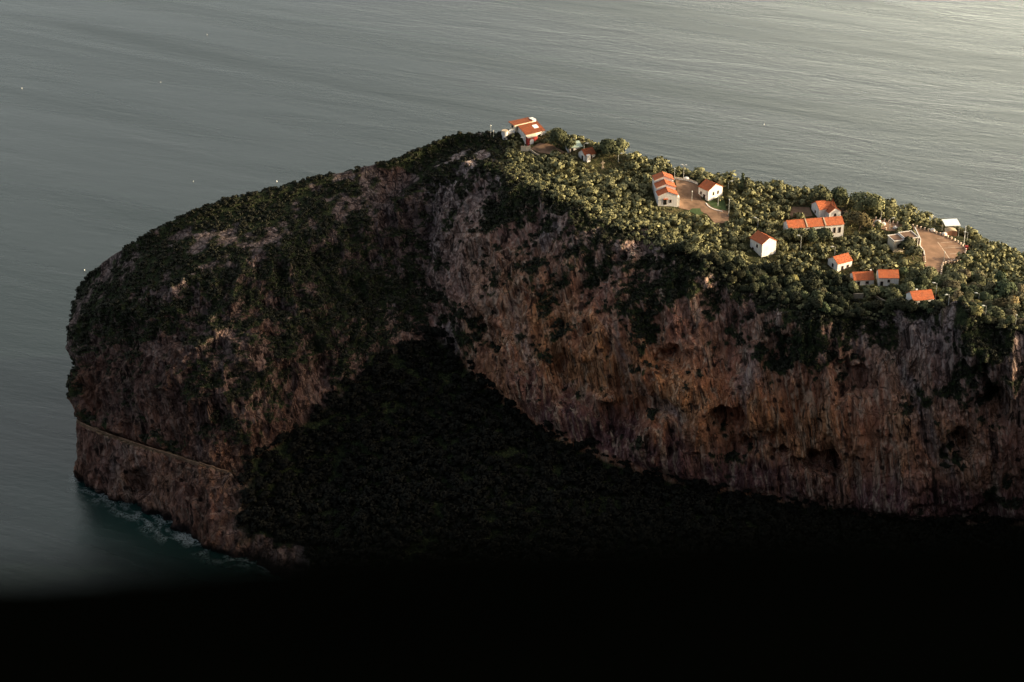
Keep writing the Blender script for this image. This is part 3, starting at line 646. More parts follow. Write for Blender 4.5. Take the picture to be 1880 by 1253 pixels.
# flat-roofed concrete building below the car park
o = site('terrace_building', 'flat roofed pale concrete building stepped into the slope below the car park', 'building', 1640, 464, 16, (11, 7))
def rim(p, x0, x1, y0, y1, z):
    m = MB(); m.box(x0, x1, y0, y0+.25, z, z+.3).box(x0, x1, y1-.25, y1, z, z+.3).box(x0, x0+.25, y0+.252, y1-.252, z, z+.3).box(x1-.25, x1, y0+.252, y1-.252, z, z+.3); m.build('parapet', M['plaster'], p)
MB().box(0, 4.6, 0, 6, -3, 5.0).build('wall', M['cream'], o); r = MB().box(-.25, 4.85, -.25, 6.25, 5.004, 5.2).build('roof', M['asphalt'], o); rim(r, -.25, 4.85, -.25, 6.25, 5.203)
MB().box(5.2, 11.0, 2.6, 7, -3, 5.3).build('rear_wall', M['cream'], o); r = MB().box(5.1, 11.4, -.2, 7.2, 5.304, 5.5).build('porch_roof', M['asphalt'], o); rim(r, 5.1, 11.4, -.2, 7.2, 5.503)
for xk in (5.6, 8.3, 11.0): MB().tube((xk, .1, -2.5), (xk, .1, 5.302), .2, .2, 10).build('column', M['plaster'], o)
MB().box(5.4, 11.2, .0, .2, .2, 1.1).build('balustrade', M['plaster'], o)
opening(o, 'window', 7.0, 1.6, 1.2, 1.5, 2.6); opening(o, 'door', 9.6, .2, 1.2, 2.4, 2.6); opening(o, 'window', 2.4, 2.0, 1.6, 1.5, 0)

# canopy and brick platform beside the car park
P = hpt(1735, 432); o = thing('canopy', 'open shelter with a white sheet roof on thin posts beside the car park', 'shelter', P, R(6))
for a, b in ((0, 0), (6, 0), (0, 4.6), (6, 4.6)):
    MB().tube((a, b, -1), (a, b, 4.4+b*.14), .09, .09, 8).build('post', M['metal'], o)
MB().slab([(-.4, -.5, 4.36), (6.4, -.5, 4.36), (6.4, 5.2, 5.15), (-.4, 5.2, 5.15)], .12).build('roof', M['white'], o)
MB().box(0, 6, -.05, .05, 4.0, 4.12).build('beam', M['metal'], o); MB().box(0, 6, 4.55, 4.65, 4.6, 4.72).build('beam', M['metal'], o)
for a in (0, 3, 6): FOOT.append((P.x+a, P.y+2, 3.5))
o = thing('brick_counter', 'curved red brown brick block under the white shelter roof', 'counter', P+Vector((.6, .3, 0)), R(6))
pts = [(4.8*k/10, .55*math.sin(math.pi*k/10)) for k in range(11)]
MB().prism([(0, -1.5), (4.8, -1.5)]+[(a, 1.3+b) for a, b in reversed(pts)], 0, 3.4, 'y').build('block', M['brick'], o)
MB().prism([(a, 1.302+b) for a, b in pts]+[(a, 1.42+b) for a, b in reversed(pts)], -.1, 3.5, 'y').build('coping', M['stone'], o)

# ------------------------------------------------------------------ walls and small things
def wall_run(name, label, pts, h, t, mat, bvx=None, cap=None):
    P = [hpt(u, v) for u, v in pts]; P = [p for p in P if p]; o = thing(name, label, 'wall', P[0])
    m = MB(); k = MB(); q = [p-P[0] for p in P]
    for a, b in zip(q[:-1], q[1:]):
        s = (b-a); s.z = 0; s = Vector((-s.y, s.x, 0)).normalized()*t
        for mm, z0, z1, w in ((m, -1.2, h, 1), (k, h+.003, h+.13, 1.3)):
            mm.add([a-s*w+Vector((0,0,z0)), b-s*w+Vector((0,0,z0)), b+s*w+Vector((0,0,z0)), a+s*w+Vector((0,0,z0)), a-s*w+Vector((0,0,z1)), b-s*w+Vector((0,0,z1)), b+s*w+Vector((0,0,z1)), a+s*w+Vector((0,0,z1))],
                   [(0,3,2,1),(4,5,6,7),(0,1,5,4),(1,2,6,5),(2,3,7,6),(3,0,4,7)])
    m.build('wall_body', M[mat], o)
    if cap: k.build('coping', M[cap], o)
    for a, b in zip(P[:-1], P[1:]):
        for f in np.linspace(0, 1, 4): FOOT.append((a.x+(b.x-a.x)*f, a.y+(b.y-a.y)*f, 1.2))
    return o
zy = lambda a, b: (1160+a/6.267, 270+b/6.267)
zt = lambda a, b: (880+a/6.267, 190+b/6.267)
wall_run('boundary_wall', 'low white wall along the sea side of the brown yard', [zy(495,372), zy(600,388), zy(680,402), zy(760,432)], .9, .2, 'plaster', cap='stone')
wall_run('kerb_wall', 'curved white kerb around the lawn in front of the single white house', [zy(852,652), zy(875,682), zy(905,706), zy(950,726), zy(1040,748)], .35, .2, 'plaster')
wall_run('retaining_wall', 'sunlit yellow stone wall at the front edge of the villa courtyard', [zt(478,545), zt(535,548), zt(590,540)], 2.0, .25, 'cream', cap='stone')
wall_run('retaining_wall', 'slanting stone wall running down the side of the villa courtyard', [zt(590,545), zt(640,585), zt(690,610)], .7, .25, 'stone')
wall_run('terrace_wall', 'pale grey terrace wall below the low orange-roofed house', [(1566,548),(1585,548),(1604,546)], 2.0, .25, 'stone', cap='stone')
wall_run('terrace_wall', 'broken stone wall slanting down beside the pale grey terrace wall', [(1605,545),(1618,553),(1634,560)], 1.0, .25, 'stone')
wall_run('parapet_wall', 'white parapet between the car park and the flat roofed building', [zz(622,380), zz(650,440), zz(690,520), zz(680,590), zz(725,650), zz(735,700)], .8, .16, 'plaster', cap='plaster')

def boulder(name, label, u, v, r, mat='stone', grp=None):
    P = hpt(u, v); n = 14
    th, ph = np.meshgrid(np.linspace(0, 2*math.pi, n, endpoint=False), np.linspace(.02, math.pi-.02, 9), indexing='ij')
    V = np.stack([np.sin(ph)*np.cos(th), np.sin(ph)*np.sin(th), np.cos(ph)], -1).reshape(-1, 3)
    V = V*(1+.28*fbm(V*1.4+u, 3, 7))[:, None]*np.array([r, r*.8, r*.8])+np.array([0, 0, r*.4])
    a = np.arange(n*9).reshape(n, 9); b = np.roll(a, -1, 0)
    q = np.stack([a[:, :-1], b[:, :-1], b[:, 1:], a[:, 1:]], -1).reshape(-1, 4)
    ob = link(name, mesh_np(name, V, q, M[mat], True), label=label, category='boulder'); ob.location = P
    return ob
boulder('boulder', 'white boulder at the car park kerb, nearer the lower road lamp', *zz(826,412), 1.2, 'plaster')
boulder('boulder', 'white boulder at the car park kerb in front of the open shelter', *zz(962,455), 1.2, 'plaster')
boulder('boulder', 'large pale rock pile at the left end of the upper road', *zz(195,322), 1.6, 'plaster')
boulder('boulder', 'smaller pale rock beside the large rock pile on the upper road', *zz(262,335), 1.1, 'plaster')
boulder('boulder', 'pale rock on the upper road above the flat roofed building', *zz(395,378), 1.1, 'plaster')
boulder('boulder', 'pale stone lying by the boundary wall of the brown yard', *zy(628,384), 1.3, 'plaster')

# bollards
def bollard_proto():
    o = thing('bollard', 'squat pale stone bollard in the row edging the car park', 'bollard', group='bollards edging the car park')
    MB().prism([(-.28,-.28),(.28,-.28),(.28,.28),(-.28,.28)], -.3, .75).build('block', M['bollard'], o)
    b = MB(); b.add([(-.34,-.34,.752),(.34,-.34,.752),(.34,.34,.752),(-.34,.34,.752),(-.34,-.34,.86),(.34,-.34,.86),(.34,.34,.86),(-.34,.34,.86),(0,0,1.06)],
          [(0,3,2,1),(0,1,5,4),(1,2,6,5),(2,3,7,6),(3,0,4,7),(4,5,8),(5,6,8),(6,7,8),(7,4,8)]); b.build('cap', M['bollard'], o)
    return o
BP = bollard_proto(); used = [False]
def along(pts, step):
    out_ = []; acc = 0.0
    for a, b in zip(pts[:-1], pts[1:]):
        Lg = (b-a).length; p = acc
        while p < Lg: out_.append((a+(b-a)*(p/Lg), math.atan2(b.y-a.y, b.x-a.x))); p += step
        acc = p-Lg
    return out_
def bollards(pix, c, step, label=None, group=None):
    for p, a in along([ray_plane(u, v, c) for u, v in pix], step):
        o = BP if not used[0] else copy_tree(BP); used[0] = True
        o.location = p+Vector((0, 0, .12)); o.rotation_euler = (0, 0, a)
        if label: o['label'] = label; o['group'] = group
cp = pad_world['car_park'][1]; ur = pad_world['upper_road'][1]
EDGE = [zz(a, b) for a, b in ((600,352),(700,380),(780,402),(870,432),(960,462),(1060,505),(1150,560),(1205,612),(1212,640),(1190,690),(1130,745),(1040,765),(950,785),(932,830),(926,895),(922,930))]
o = wall_run('edge_wall', 'low dark stone wall curving round the sea side of the car park under the bollards', EDGE, .35, .3, 'bark')
bollards([zz(a, b) for a, b in ((600,352),(700,380),(780,402),(870,432),(960,462),(1060,505),(1150,560),(1205,612),(1212,640),(1190,690),(1130,745),(1040,765),(950,785),(932,830),(926,895),(922,930))], cp, 1.75)
bollards([zz(a, b) for a, b in ((735,720),(740,760),(740,800))], cp, 1.6)
bollards([zz(a, b) for a, b in ((175,268),(240,282),(350,308),(470,334))], ur, 1.9, 'pale stone bollard edging the far side of the upper road', 'bollards along the far side of the upper road')
bollards([zz(a, b) for a, b in ((140,348),(200,364),(310,398))], ur, 1.9, 'pale stone bollard edging the near side of the upper road', 'bollards along the near side of the upper road')

# lamps
def lamp(u, v, h, label, head='arm', side=-1):
    P = hpt(u, v); o = thing('street_lamp', label, 'street lamp', P, R(random.uniform(-15, 15)))
    MB().tube((0, 0, -.8), (0, 0, h), .13, .085, 8).build('pole', M['metal'], o)
    if head == 'arm':
        MB().tube((0, 0, h-.05), (side*1.1, 0, h+.15), .06, .05, 6).build('arm', M['metal'], o)
        MB().prism([(side*.7, h+.06), (side*1.9, h+.2), (side*1.95, h+.34), (side*1.3, h+.44), (side*.7, h+.3)], -.2, .2, 'y').build('lamp_head', M['lamp'], o)
    elif head == 'double':
        MB().tube((-.9, 0, h+.1), (.9, 0, h+.1), .06, .06, 6).build('arm', M['metal'], o)
        for s in (-1, 1): MB().prism([(s*.35, h+.1), (s*1.3, h+.22), (s*1.3, h+.4), (s*.4, h+.36)], -.2, .2, 'y').build('lamp_head', M['lamp'], o)
    else:
        MB().tube((0, 0, h), (0, 0, h+.45), .26, .20, 10).build('lamp_head', M['lamp'], o)
    FOOT.append((P.x, P.y, 1.3)); u1, v1 = project(np.array([P.x, P.y, P.z+h])); keep(u-2.5, v1-1, u+2.5, v-6, P.y)
    return o
lamp(901, 251, 5.0, 'thin lamp post left of the villa, the taller of a pair on the bare summit', 'post')
lamp(906, 252, 2.8, 'shorter lamp post of the pair left of the summit villa', 'post')
lamp(963.5, 272, 4.8, 'street lamp standing on the sunlit courtyard wall below the villa', 'arm')
lamp(1135, 298, 4.0, 'street lamp among bushes right of the stone cross', 'arm', 1)
lamp(1072, 276, 3.0, 'small lamp behind the little red-roofed house', 'arm', 1)
lamp(1238, 331, 5.2, 'plain lamp post beside the rear roof of the stepped building', 'post')
lamp(1254.5, 332, 7.2, 'tall double-headed street lamp at the sea side of the brown yard', 'double')
lamp(1270, 370, 4.4, 'thin lamp post in the middle of the brown yard', 'post')
lamp(1318, 379, 4.6, 'thin lamp post on the lawn in front of the single white house', 'post')
lamp(1337, 347, 3.4, 'street lamp behind the single white house, bright head', 'arm', 1)
lamp(1337.5, 397, 7.4, 'lamp post at the lower end of the yard against the olive grove', 'post')
lamp(1391, 418, 4.2, 'street lamp among trees between the tall white house and the grove', 'arm')
lamp(1469.5, 460, 6.6, 'street lamp among trees right of the tall white house', 'arm')
lamp(1532, 472, 4.6, 'street lamp directly behind the small house with a bright orange roof', 'arm')
lamp(1617, 404, 7.0, 'tallest street lamp, at the sea side of the upper road', 'arm')
lamp(1633, 421, 5.0, 'street lamp standing in the middle of the upper road', 'arm', 1)
lamp(1716.5, 414, 4.2, 'street lamp between the car park and the sea, left of the open shelter', 'arm')
lamp(1732.5, 482, 4.6, 'thin lamp post on the car park near its lower entrance', 'post')
lamp(1775.5, 441, 3.6, 'short lamp just right of the tall white flagpole', 'arm')
lamp(1717, 551, 7.4, 'tall street lamp at the corner of the house by the brown path', 'arm')
lamp(1741, 561, 4.6, 'street lamp above the brown path, second in the descending row', 'arm')
lamp(1796, 557, 4.2, 'street lamp deep in the trees of the right-hand slope', 'arm')
lamp(1808.5, 583, 5.0, 'street lamp in a gap of the trees lower on the right-hand slope', 'arm')
lamp(1864, 597, 4.2, 'lowest street lamp, nearest the right-hand cliff edge', 'post')
P = hpt(1769.5, 449); o = thing('flagpole', 'tall bare white flagpole at the rounded end of the car park', 'flagpole', P)
MB().tube((0, 0, -.5), (0, 0, 8.6), .14, .09, 8).build('pole', M['white'], o); MB().tube((0, 0, 8.6), (0, 0, 8.8), .15, .1, 8).build('finial', M['white'], o); MB().box(-.5, .5, -.5, .5, -.5, .3).build('base', M['stone'], o)
P = hpt(1774, 459); o = thing('litter_bin', 'red box at the rounded end of the car park', 'bin', P)
MB().prism([(-.6,-.5),(.6,-.5),(.7,.55),(-.7,.55)], -.3, 1.7).build('body', M['red'], o); MB().box(-.75, .75, -.6, .65, 1.702, 1.85).build('lid', M['red'], o)
# timber fence below the car park
P0, P1 = hpt(1743, 487), hpt(1772, 484); o = thing('timber_fence', 'brown timber fence below the curved row of bollards', 'fence', P0)
q = P1-P0; m = MB()
for zt_ in (.7, 1.5): m.tube((0, 0, zt_), (q.x, q.y, q.z+zt_), .1, .1, 6)
m.build('rail', M['wood'], o)
for k in range(6):
    f = k/5; MB().tube((q.x*f, q.y*f, q.z*f-.6), (q.x*f, q.y*f, q.z*f+1.75), .12, .12, 6).build('post', M['wood'], o)

# buoys on the water
first = None
for u, v, s, lb in ((40,163,1.0,'white buoy far left on open water'),(380,65,.7,'white buoy nearest the top of the sea'),(295,152,.6,'tiny white buoy between the two upper buoys'),(508,334,1.3,'biggest white buoy, off the ridge of the headland'),
                   (355,334,.5,'faint white buoy left of the biggest one'),(155,497,.9,'white buoy close off the rounded tip of the headland'),(1403,230,1.0,'lone white buoy on the bright water beyond the village')):
    s *= .5; P = at_z(u, v, 0); o = thing('buoy', lb, 'buoy', P, 0, 'white buoys on the sea')
    me_ = MB().tube((0, 0, -.2), (0, 0, .35), .6*s, .6*s, 12).tube((0, 0, .352), (0, 0, .8), .5*s, .15*s, 12).build('float', M['white'], o)
    MB().tube((0, 0, .8), (0, 0, 1.3*s), .09*s, .07*s, 6).build('staff', M['white'], o)

# ------------------------------------------------------------------ path and parapet on the sea wall at the tip
colr = lambda a: int(np.argmin(np.abs(ts-a))); row = lambda a: int(np.argmin(np.abs(tr-a)))
ia, ib = colr(12.0), colr(15.4)
m = MB(); pa = TPd[ia:ib:3, row(2.1)]+np.array([0, 0, .25]); pb = TPd[ia:ib:3, row(2.85)]+np.array([0, 0, .25])
m = MB(); n = len(pa); m.add([tuple(p) for p in pa]+[tuple(p) for p in pb], [(i, i+1, n+i+1, n+i) for i in range(n-1)]); m.build('ledge_path', M['dirt'], kind='structure')
o = thing('parapet_wall', 'low stone parapet along the ledge path above the sea wall', 'wall', tuple(pa[0]))
m = MB(); P = [Vector(p)-Vector(pa[0]) for p in pa]
for a, b in zip(P[:-1], P[1:]):
    s = (b-a); s.z = 0; s = Vector((-s.y, s.x, 0)).normalized()*.25
    m.add([a-s-Vector((0,0,1.2)), b-s-Vector((0,0,1.2)), b+s-Vector((0,0,1.2)), a+s-Vector((0,0,1.2)), a-s+Vector((0,0,.5)), b-s+Vector((0,0,.5)), b+s+Vector((0,0,.5)), a+s+Vector((0,0,.5))], [(0,3,2,1),(4,5,6,7),(0,1,5,4),(1,2,6,5),(2,3,7,6),(3,0,4,7)])
m.build('wall_body', M['dirt'], o)

# ------------------------------------------------------------------ vegetation
def leaves(rng, lobes, per, size, flat=1.0):
    """leaf clumps spread over lobes (x, y, z, r): quads with outward-bent normals"""
    V = []; Nn = []; cen = np.mean([q[:3] for q in lobes], 0)*np.array([1, 1, .75])
    for lx, ly, lz, r in lobes:
        n = int(per*r*r); dv = rng.normal(size=(n, 3)); dv /= np.linalg.norm(dv, axis=1, keepdims=True)
        dv[:, 2] = np.where(dv[:, 2] < -.45, -dv[:, 2], dv[:, 2])
        rad = r*(.62+.46*rng.random(n)**.7); c = dv*rad[:, None]*np.array([1, 1, flat])+np.array([lx, ly, lz])
        o = dv+rng.normal(size=(n, 3))*.55; o /= np.linalg.norm(o, axis=1, keepdims=True)
        t = np.cross(o, rng.normal(size=(n, 3))); t /= np.linalg.norm(t, axis=1, keepdims=True)+1e-9; b = np.cross(o, t)
        s = size*(.6+.8*rng.random(n))[:, None]
        q = np.stack([c-t*s-b*s*.7, c+t*s*.5-b*s, c+t*s+b*s*.6, c-t*s*.4+b*s], 1)
        V.append(q); cd = c-cen; cd /= np.linalg.norm(cd, axis=1, keepdims=True)+1e-9; nn = dv*.36+cd*.5+np.array([0, 0, .2])+o*.35; Nn.append(np.repeat(nn[:, None], 4, 1))
    V = np.concatenate(V).reshape(-1, 3); Nn = np.concatenate(Nn).reshape(-1, 3); Nn /= np.linalg.norm(Nn, axis=1, keepdims=True)
    return V, Nn
def leaf_mesh(name, V, Nn, mat):
    me = mesh_np(name, V, np.arange(len(V)).reshape(-1, 4), mat, True)
    me.normals_split_custom_set_from_vertices(Nn.tolist()); return me
def lobes_for(rng, rad, h, kind):
    out_ = []
    if kind == 'round':
        for k in range(rng.integers(6, 10)):
            a = rng.random()*6.28; q = rad*.72*math.sqrt(rng.random()); out_.append((q*math.cos(a), q*math.sin(a), h*(.42+.26*rng.random())-.2*q, rad*(.34+.36*rng.random()**1.5)))
        out_.append((rng.normal()*.3, rng.normal()*.3, h*.58, rad*.72))
    elif kind == 'spire':
        for k in range(7): out_.append((rng.normal()*.1, rng.normal()*.1, h*(.12+.13*k), rad*(1-.1*k)))
    else:
        for k in range(7):
            a = rng.random()*6.28; q = rad*.75*rng.random(); out_.append((q*math.cos(a), q*math.sin(a), h*(.35+.2*rng.random()), rad*(.38+.2*rng.random())))
    return out_
def trunk_mesh(name, rng, h, rad):
    m = MB(); top_ = Vector((rng.normal()*.3, rng.normal()*.3, h*.5)); m.tube((0, 0, -.6), top_, .24, .15, 7)
    for k in range(4):
        a = k*1.57+rng.random(); m.tube(top_-Vector((0, 0, h*.08*k*.5)), (math.cos(a)*rad*.5, math.sin(a)*rad*.5, h*.72), .12, .05, 5)
    me = bpy.data.meshes.new(name); me.from_pydata(m.v, [], m.f); me.materials.append(M['bark']); return me
PROTO = []
for k in range(12):
    rng = np.random.default_rng(100+k); rad = 2.7+.5*rng.random(); h = 5.2+1.2*rng.random()
    V, Nn = leaves(rng, lobes_for(rng, rad, h, 'round'), 60, .27)
    mat = M[('leaf_a', 'leaf_a', 'leaf_b', 'leaf_a', 'leaf_c', 'leaf_b')[k % 6]]
    PROTO.append((leaf_mesh('crown', V, Nn, mat), trunk_mesh('trunk', rng, h, rad), rad, h))
SHADE_TONED = []
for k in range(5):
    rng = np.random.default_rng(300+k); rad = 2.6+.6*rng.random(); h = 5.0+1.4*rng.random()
    V, Nn = leaves(rng, lobes_for(rng, rad, h, 'round'), 60, .27); SHADE_TONED.append((leaf_mesh('crown', V, Nn, M['leaf_shade']), trunk_mesh('trunk', rng, h, rad), rad, h))
def tree(x, y, scale, k, label, group, name='tree', z=None, protos=None, cat='tree', zs=1.0):
    cm, tm, rad, h = (protos or PROTO)[k % len(protos or PROTO)]
    o = thing(name, label, cat, (x, y, ground(x, y) if z is None else z), random.uniform(0, 6.28), group)
    o.scale = (scale*random.uniform(.8, 1.25), scale*random.uniform(.8, 1.25), scale*zs)
    link('trunk', tm, o); link('crown', cm, o); return o
# single, distinct trees
def special(u, v, rad, h, mat, label, kind='round', seed=1, per=40, name='tree'):
    rng = np.random.default_rng(seed); V, Nn = leaves(rng, lobes_for(rng, rad, h, kind), per, .36)
    P = hpt(u, v)
    if P is None: print('MISS', label); return
    tree(P.x, P.y, 1, 0, label, None, name, P.z, [(leaf_mesh('crown', V, Nn, M[mat]), trunk_mesh('trunk', rng, h, rad), rad, h)])
    FOOT.append((P.x, P.y, rad*.8))
special(1026, 274, 5.0, 11.0, 'leaf_b', 'big dark spreading tree beside the summit villa', seed=3)
special(1046, 281, 2.4, 8.0, 'leaf_b', 'slimmer tree in front of the pale green-roofed shed', seed=4)
special(1119, 288, 4.4, 8.5, 'leaf_b', 'rounded green tree right of the little red-roofed house', seed=5)
special(1140, 287, 4.4, 8.5, 'leaf_a', 'tall bushy tree against the sea above the stone cross', seed=6)
special(1451, 444, 3.2, 6.6, 'leaf_a', 'bushy tree at the left corner of the long low building', seed=34)
special(1469, 446, 3.6, 7.0, 'leaf_a', 'bushy tree covering the left bay of the long low building', seed=31)
special(1489, 447, 3.6, 7.0, 'leaf_b', 'bushy tree before the middle bay of the long low building', seed=32)
special(1512, 446, 3.4, 7.2, 'leaf_b', 'darker tree standing just left of the two tall windows of the long low building', seed=33)
special(1577, 425, 4.6, 9.5, 'leaf_c', 'bright yellow-green tree at the right end of the long low building', seed=8)
special(1586, 398, 6.0, 12.0, 'leaf_a', 'large loose grey-brown tree against the sea behind the yellow-green tree', seed=9, per=28)
special(1536, 385, 5.6, 10.5, 'leaf_b', 'large dark tree against the sea right of the rear orange-roofed house', seed=10)
special(1503, 378, 5.0, 9.5, 'leaf_a', 'olive tree against the sea directly behind the rear orange-roofed house', seed=12)
special(1664, 463, 3.4, 7.5, 'leaf_b', 'dark tree in front of the flat roofed building', seed=13)
special(1676, 478, 3.4, 7.0, 'leaf_b', 'dark green tree below the white column of the flat roofed building', seed=14)
special(1362, 352, 1.1, 9.0, 'leaf_b', 'dark narrow cypress in the grove right of the single white house', 'spire', 15, 90, 'cypress_tree')
special(1368, 354, 1.0, 7.5, 'leaf_b', 'shorter brownish cypress close beside the dark narrow cypress', 'spire', 16, 90, 'cypress_tree')
special(1598, 549, 2.9, 6.0, 'leaf_a', 'thin tree with bare trunks in front of the pale grey terrace wall', seed=17, per=30)
special(1638, 557, 3.4, 7.0, 'leaf_a', 'open tree with visible forked trunk below the square red roof', seed=18, per=30)
special(1697, 572, 2.6, 5.0, 'leaf_b', 'small dark tree against the front wall of the house by the brown path', seed=19)

# groves: trees spread on the level top and its edge
bu, bv_ = UV[..., 0], UV[..., 1]
HOLES = [(1278,330,1334,374),(1204,318,1250,381),(1374,428,1428,470),(1514,464,1570,492),(1565,499,1605,517),(1611,491,1657,519),(1676,526,1716,548),
         (1486,368,1542,398),(1519,388,1554,426),(1444,396,1520,405),(930,216,1003,268),(1060,268,1096,297),(1640,432,1692,465),(1728,402,1762,436),
         (1100,292,1112,310),(958,268,978,278),(1050,264,1062,272),(1567,534,1603,549),(1105,300,1108,309)]
for h_ in HOLES: KEEP.append((*h_, None))
PADPX = [poly for _, _, poly, _ in flatP]
mask_top = (TT > 5.15) & (TT < 8.35) & (UV[..., 0] > 930) & (UV[..., 0] < 1915)
cand = np.argwhere(mask_top); 
RNG.shuffle(cand)
zones = [
    (lambda u, v: u < 1110, 'small bushy tree on the summit around the villa courtyard', 'trees on the summit around the villa'),
    (lambda u, v: u < 1205, 'bushy tree on the slope between the stone cross and the stepped building', 'trees between the stone cross and the stepped building'),
    (lambda u, v: v < 345+(u-1205)*.06 and u < 1400, 'olive green tree in the belt along the sea behind the brown yard', 'trees along the sea behind the brown yard'),
    (lambda u, v: u < 1380 and v > 395, 'tree on the cliff rim below the brown yard', 'trees on the cliff rim below the brown yard'),
    (lambda u, v: u < 1490 and v < 425, 'rounded olive tree in the grove between the white house and the long low building', 'olive grove left of the long low building'),
    (lambda u, v: v < 440 and u > 1600, 'bush-like tree on the sea edge beside the upper road and car park', 'trees on the sea edge by the car park'),
    (lambda u, v: v < 500 and u < 1700, 'rounded tree in the grove below the long low building', 'grove below the long low building'),
    (lambda u, v: u < 1700, 'tree of the dark wood along the cliff rim in front of the lower houses', 'wood along the cliff rim by the lower houses'),
    (lambda u, v: True, 'grey-green tree in the wood covering the slope right of the car park', 'wood on the slope right of the car park'),
]
GR = {}
def crowd(x, y, r):
    gx, gy = int(x//5), int(y//5)
    for i in range(gx-1, gx+2):
        for j in range(gy-1, gy+2):
            for (a, b, q) in GR.get((i, j), ()):
                if math.hypot(a-x, b-y) < (r+q)*.60: return True
    return False
gapn = fbm(FL*np.array([.05, .05, .02]), 3, 123)
wps = [pad_world[n_][0] for n_ in pad_world]
ntree = 0; extra = []
for (i, j) in cand[:60000]:
    x, y, z = TPd[i, j]; u, v = bu[i, j], bv_[i, j]; t = tr[j]
    if gapn[i*NR+j] > .26 and t > 5.6 and random.random() < .85: continue
    r = 2.9*random.choice((.55, .7, .8, .9, 1.0, 1.1, 1.25, 1.45))*random.uniform(.92, 1.08)
    if t < 5.7: r *= .75
    if t > 8: r *= .8
    if u < 1000: r *= .55
    if crowd(x, y, r): continue
    if any(math.hypot(a-x, b-y) < q+r*.45 for a, b, q in FOOT): continue
    sc_ = r/2.9; hpx = 6.0*sc_*4.45*.9; rp = r*4.4
    bad = False
    for (a0, b0, a1, b1, yy) in KEEP:
        if yy is not None and y > yy: continue
        if u+rp*.8 > a0 and u-rp*.8 < a1 and v > b0 and v-hpx < b1 and v > b1-2: bad = True; break
    if bad: continue
    ar = np.array([[x]]), np.array([[y]])
    if any(poly_dist(ar[0], ar[1], w_)[0, 0] < r*.35 for w_ in wps): continue
    # keep level grounds in view: no crown straight in front of them
    if any(poly_dist(np.array([[u]]), np.array([[v-hpx*.8]]), pp)[0, 0] < -2 for pp in PADPX): continue
    GR.setdefault((int(x//5), int(y//5)), []).append((x, y, r))
    extra.append((x, y, z, sc_, u, v))
extra.sort(key=lambda e: (e[3] < .55, e[1]))
for e in extra[:280]:
    x, y, z, sc_, u, v = e
    for f, lb, g in zones:
        if f(u, v): break
    tree(x, y, sc_, random.choice((2, 5, 8, 11) if (u < 1190 or 'rim' in lb and random.random() < .75 or v > 300+(u-950)*.43 and random.random() < .6) else range(12)), lb, g, z=z-.2, zs=random.uniform(.72, 1.2), protos=SHADE_TONED if (v > (285+(u-950)*.40 if u < 1200 else 392+(u-1200)*.36) and u < 1700 and random.random() < .8) else None)  # darker leaf tones picked at left and along the rim stand in for shade
rest = extra[280:]
print('trees', len(extra))

def scatter(name, pts, scl, mats_proto, label, jitter=.3):
    """one object of many small bushes"""
    Vs, Ns = [], []
    for k, (V, Nn) in enumerate(mats_proto):
        P = pts[k::len(mats_proto)]; s = scl[k::len(mats_proto)]
        if not len(P): continue
        a = RNG.random(len(P))*6.283; c, sn = np.cos(a), np.sin(a)
        def rot(A): return np.stack([A[None, :, 0]*c[:, None]-A[None, :, 1]*sn[:, None], A[None, :, 0]*sn[:, None]+A[None, :, 1]*c[:, None], np.repeat(A[None, :, 2], len(P), 0)], -1)
        Vs.append((rot(V)*s[:, None, None]+P[:, None, :]).reshape(-1, 3)); Ns.append(rot(Nn).reshape(-1, 3))
    return np.concatenate(Vs), np.concatenate(Ns)
def bush_protos(n, rad, h, per, size, seed):
    out_ = []
    for k in range(n):
        rng = np.random.default_rng(seed+k); out_.append(leaves(rng, lobes_for(rng, rad, h, 'bush'), per, size))
    return out_
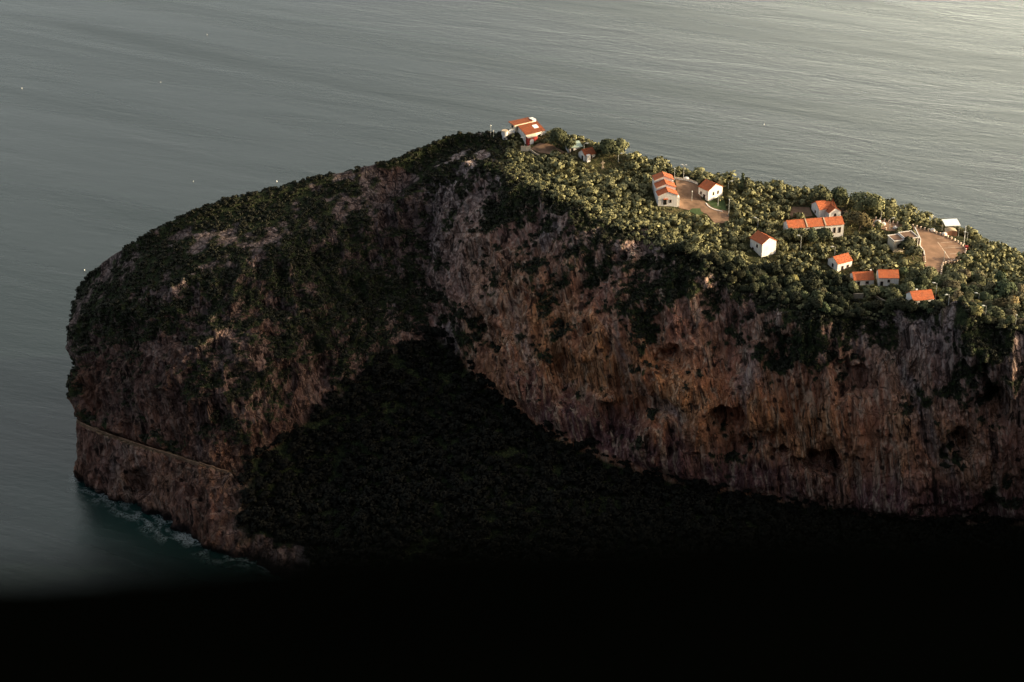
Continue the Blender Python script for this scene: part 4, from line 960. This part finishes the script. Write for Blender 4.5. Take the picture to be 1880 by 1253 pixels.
# scrub clinging to the rock
cell = np.linalg.norm(np.cross(np.gradient(TPd, axis=0), np.gradient(TPd, axis=1)), axis=-1).ravel()
wgt = cell*(vegv > .45)*((t_ > 3.0) & (t_ < 5.9) | ((t_ >= 5.9) & (t_ < 8.6) & (s_ > 7.6)))*(s_ > 2.2)
wgt += cell*.15*(vegv > .3)*(t_ >= 8.2)*(t_ < 8.6)*(s_ > 2.2)
pi = RNG.choice(len(wgt), 13000, p=wgt/wgt.sum()); P = FL[pi]-nf[pi]*.3
Vv, Nn = scatter('x', P, .55+.75*RNG.random(len(P))**1.5, bush_protos(6, 1.1, 1.5, 34, .24, 500), '')
link('cliff_scrub', leaf_mesh('cliff_scrub', Vv, Nn, M['leaf_s']), kind='stuff', label='dark green scrub clinging to the rock faces of the headland')
# wood on the slope at the cliff foot
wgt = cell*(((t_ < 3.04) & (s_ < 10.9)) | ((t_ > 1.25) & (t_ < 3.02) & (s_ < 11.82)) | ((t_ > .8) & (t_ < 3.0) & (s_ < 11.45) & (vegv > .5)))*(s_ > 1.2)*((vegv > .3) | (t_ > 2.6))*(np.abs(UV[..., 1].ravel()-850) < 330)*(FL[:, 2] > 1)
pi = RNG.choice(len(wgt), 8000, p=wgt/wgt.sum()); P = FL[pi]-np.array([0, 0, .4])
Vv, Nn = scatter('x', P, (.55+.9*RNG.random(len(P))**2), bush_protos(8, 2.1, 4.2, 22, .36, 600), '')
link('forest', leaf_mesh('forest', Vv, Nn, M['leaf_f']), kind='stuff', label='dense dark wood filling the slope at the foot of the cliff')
# low undergrowth between the trees on top
wgt = cell*((t_ > 5.1) & (t_ < 8.5) & (s_ < 7.7) & (s_ > 2.2))*(1-padmask.ravel())
pi = RNG.choice(len(wgt), 2600, p=wgt/wgt.sum()); P = FL[pi]
okm = np.array([not any(math.hypot(a-p[0], b-p[1]) < q for a, b, q in FOOT) for p in P]); P = P[okm]
sc2 = .35+.4*RNG.random(len(P))
if rest:
    P = np.concatenate([P, np.array([[e[0], e[1], e[2]] for e in rest])]); sc2 = np.concatenate([sc2, np.array([e[3]*1.5 for e in rest])])
Vv, Nn = scatter('x', P, sc2, bush_protos(6, 1.7, 2.2, 26, .3, 700), '')
link('undergrowth', leaf_mesh('undergrowth', Vv, Nn, M['leaf_a']), kind='stuff', label='low bushes and undergrowth between the trees on the headland top')
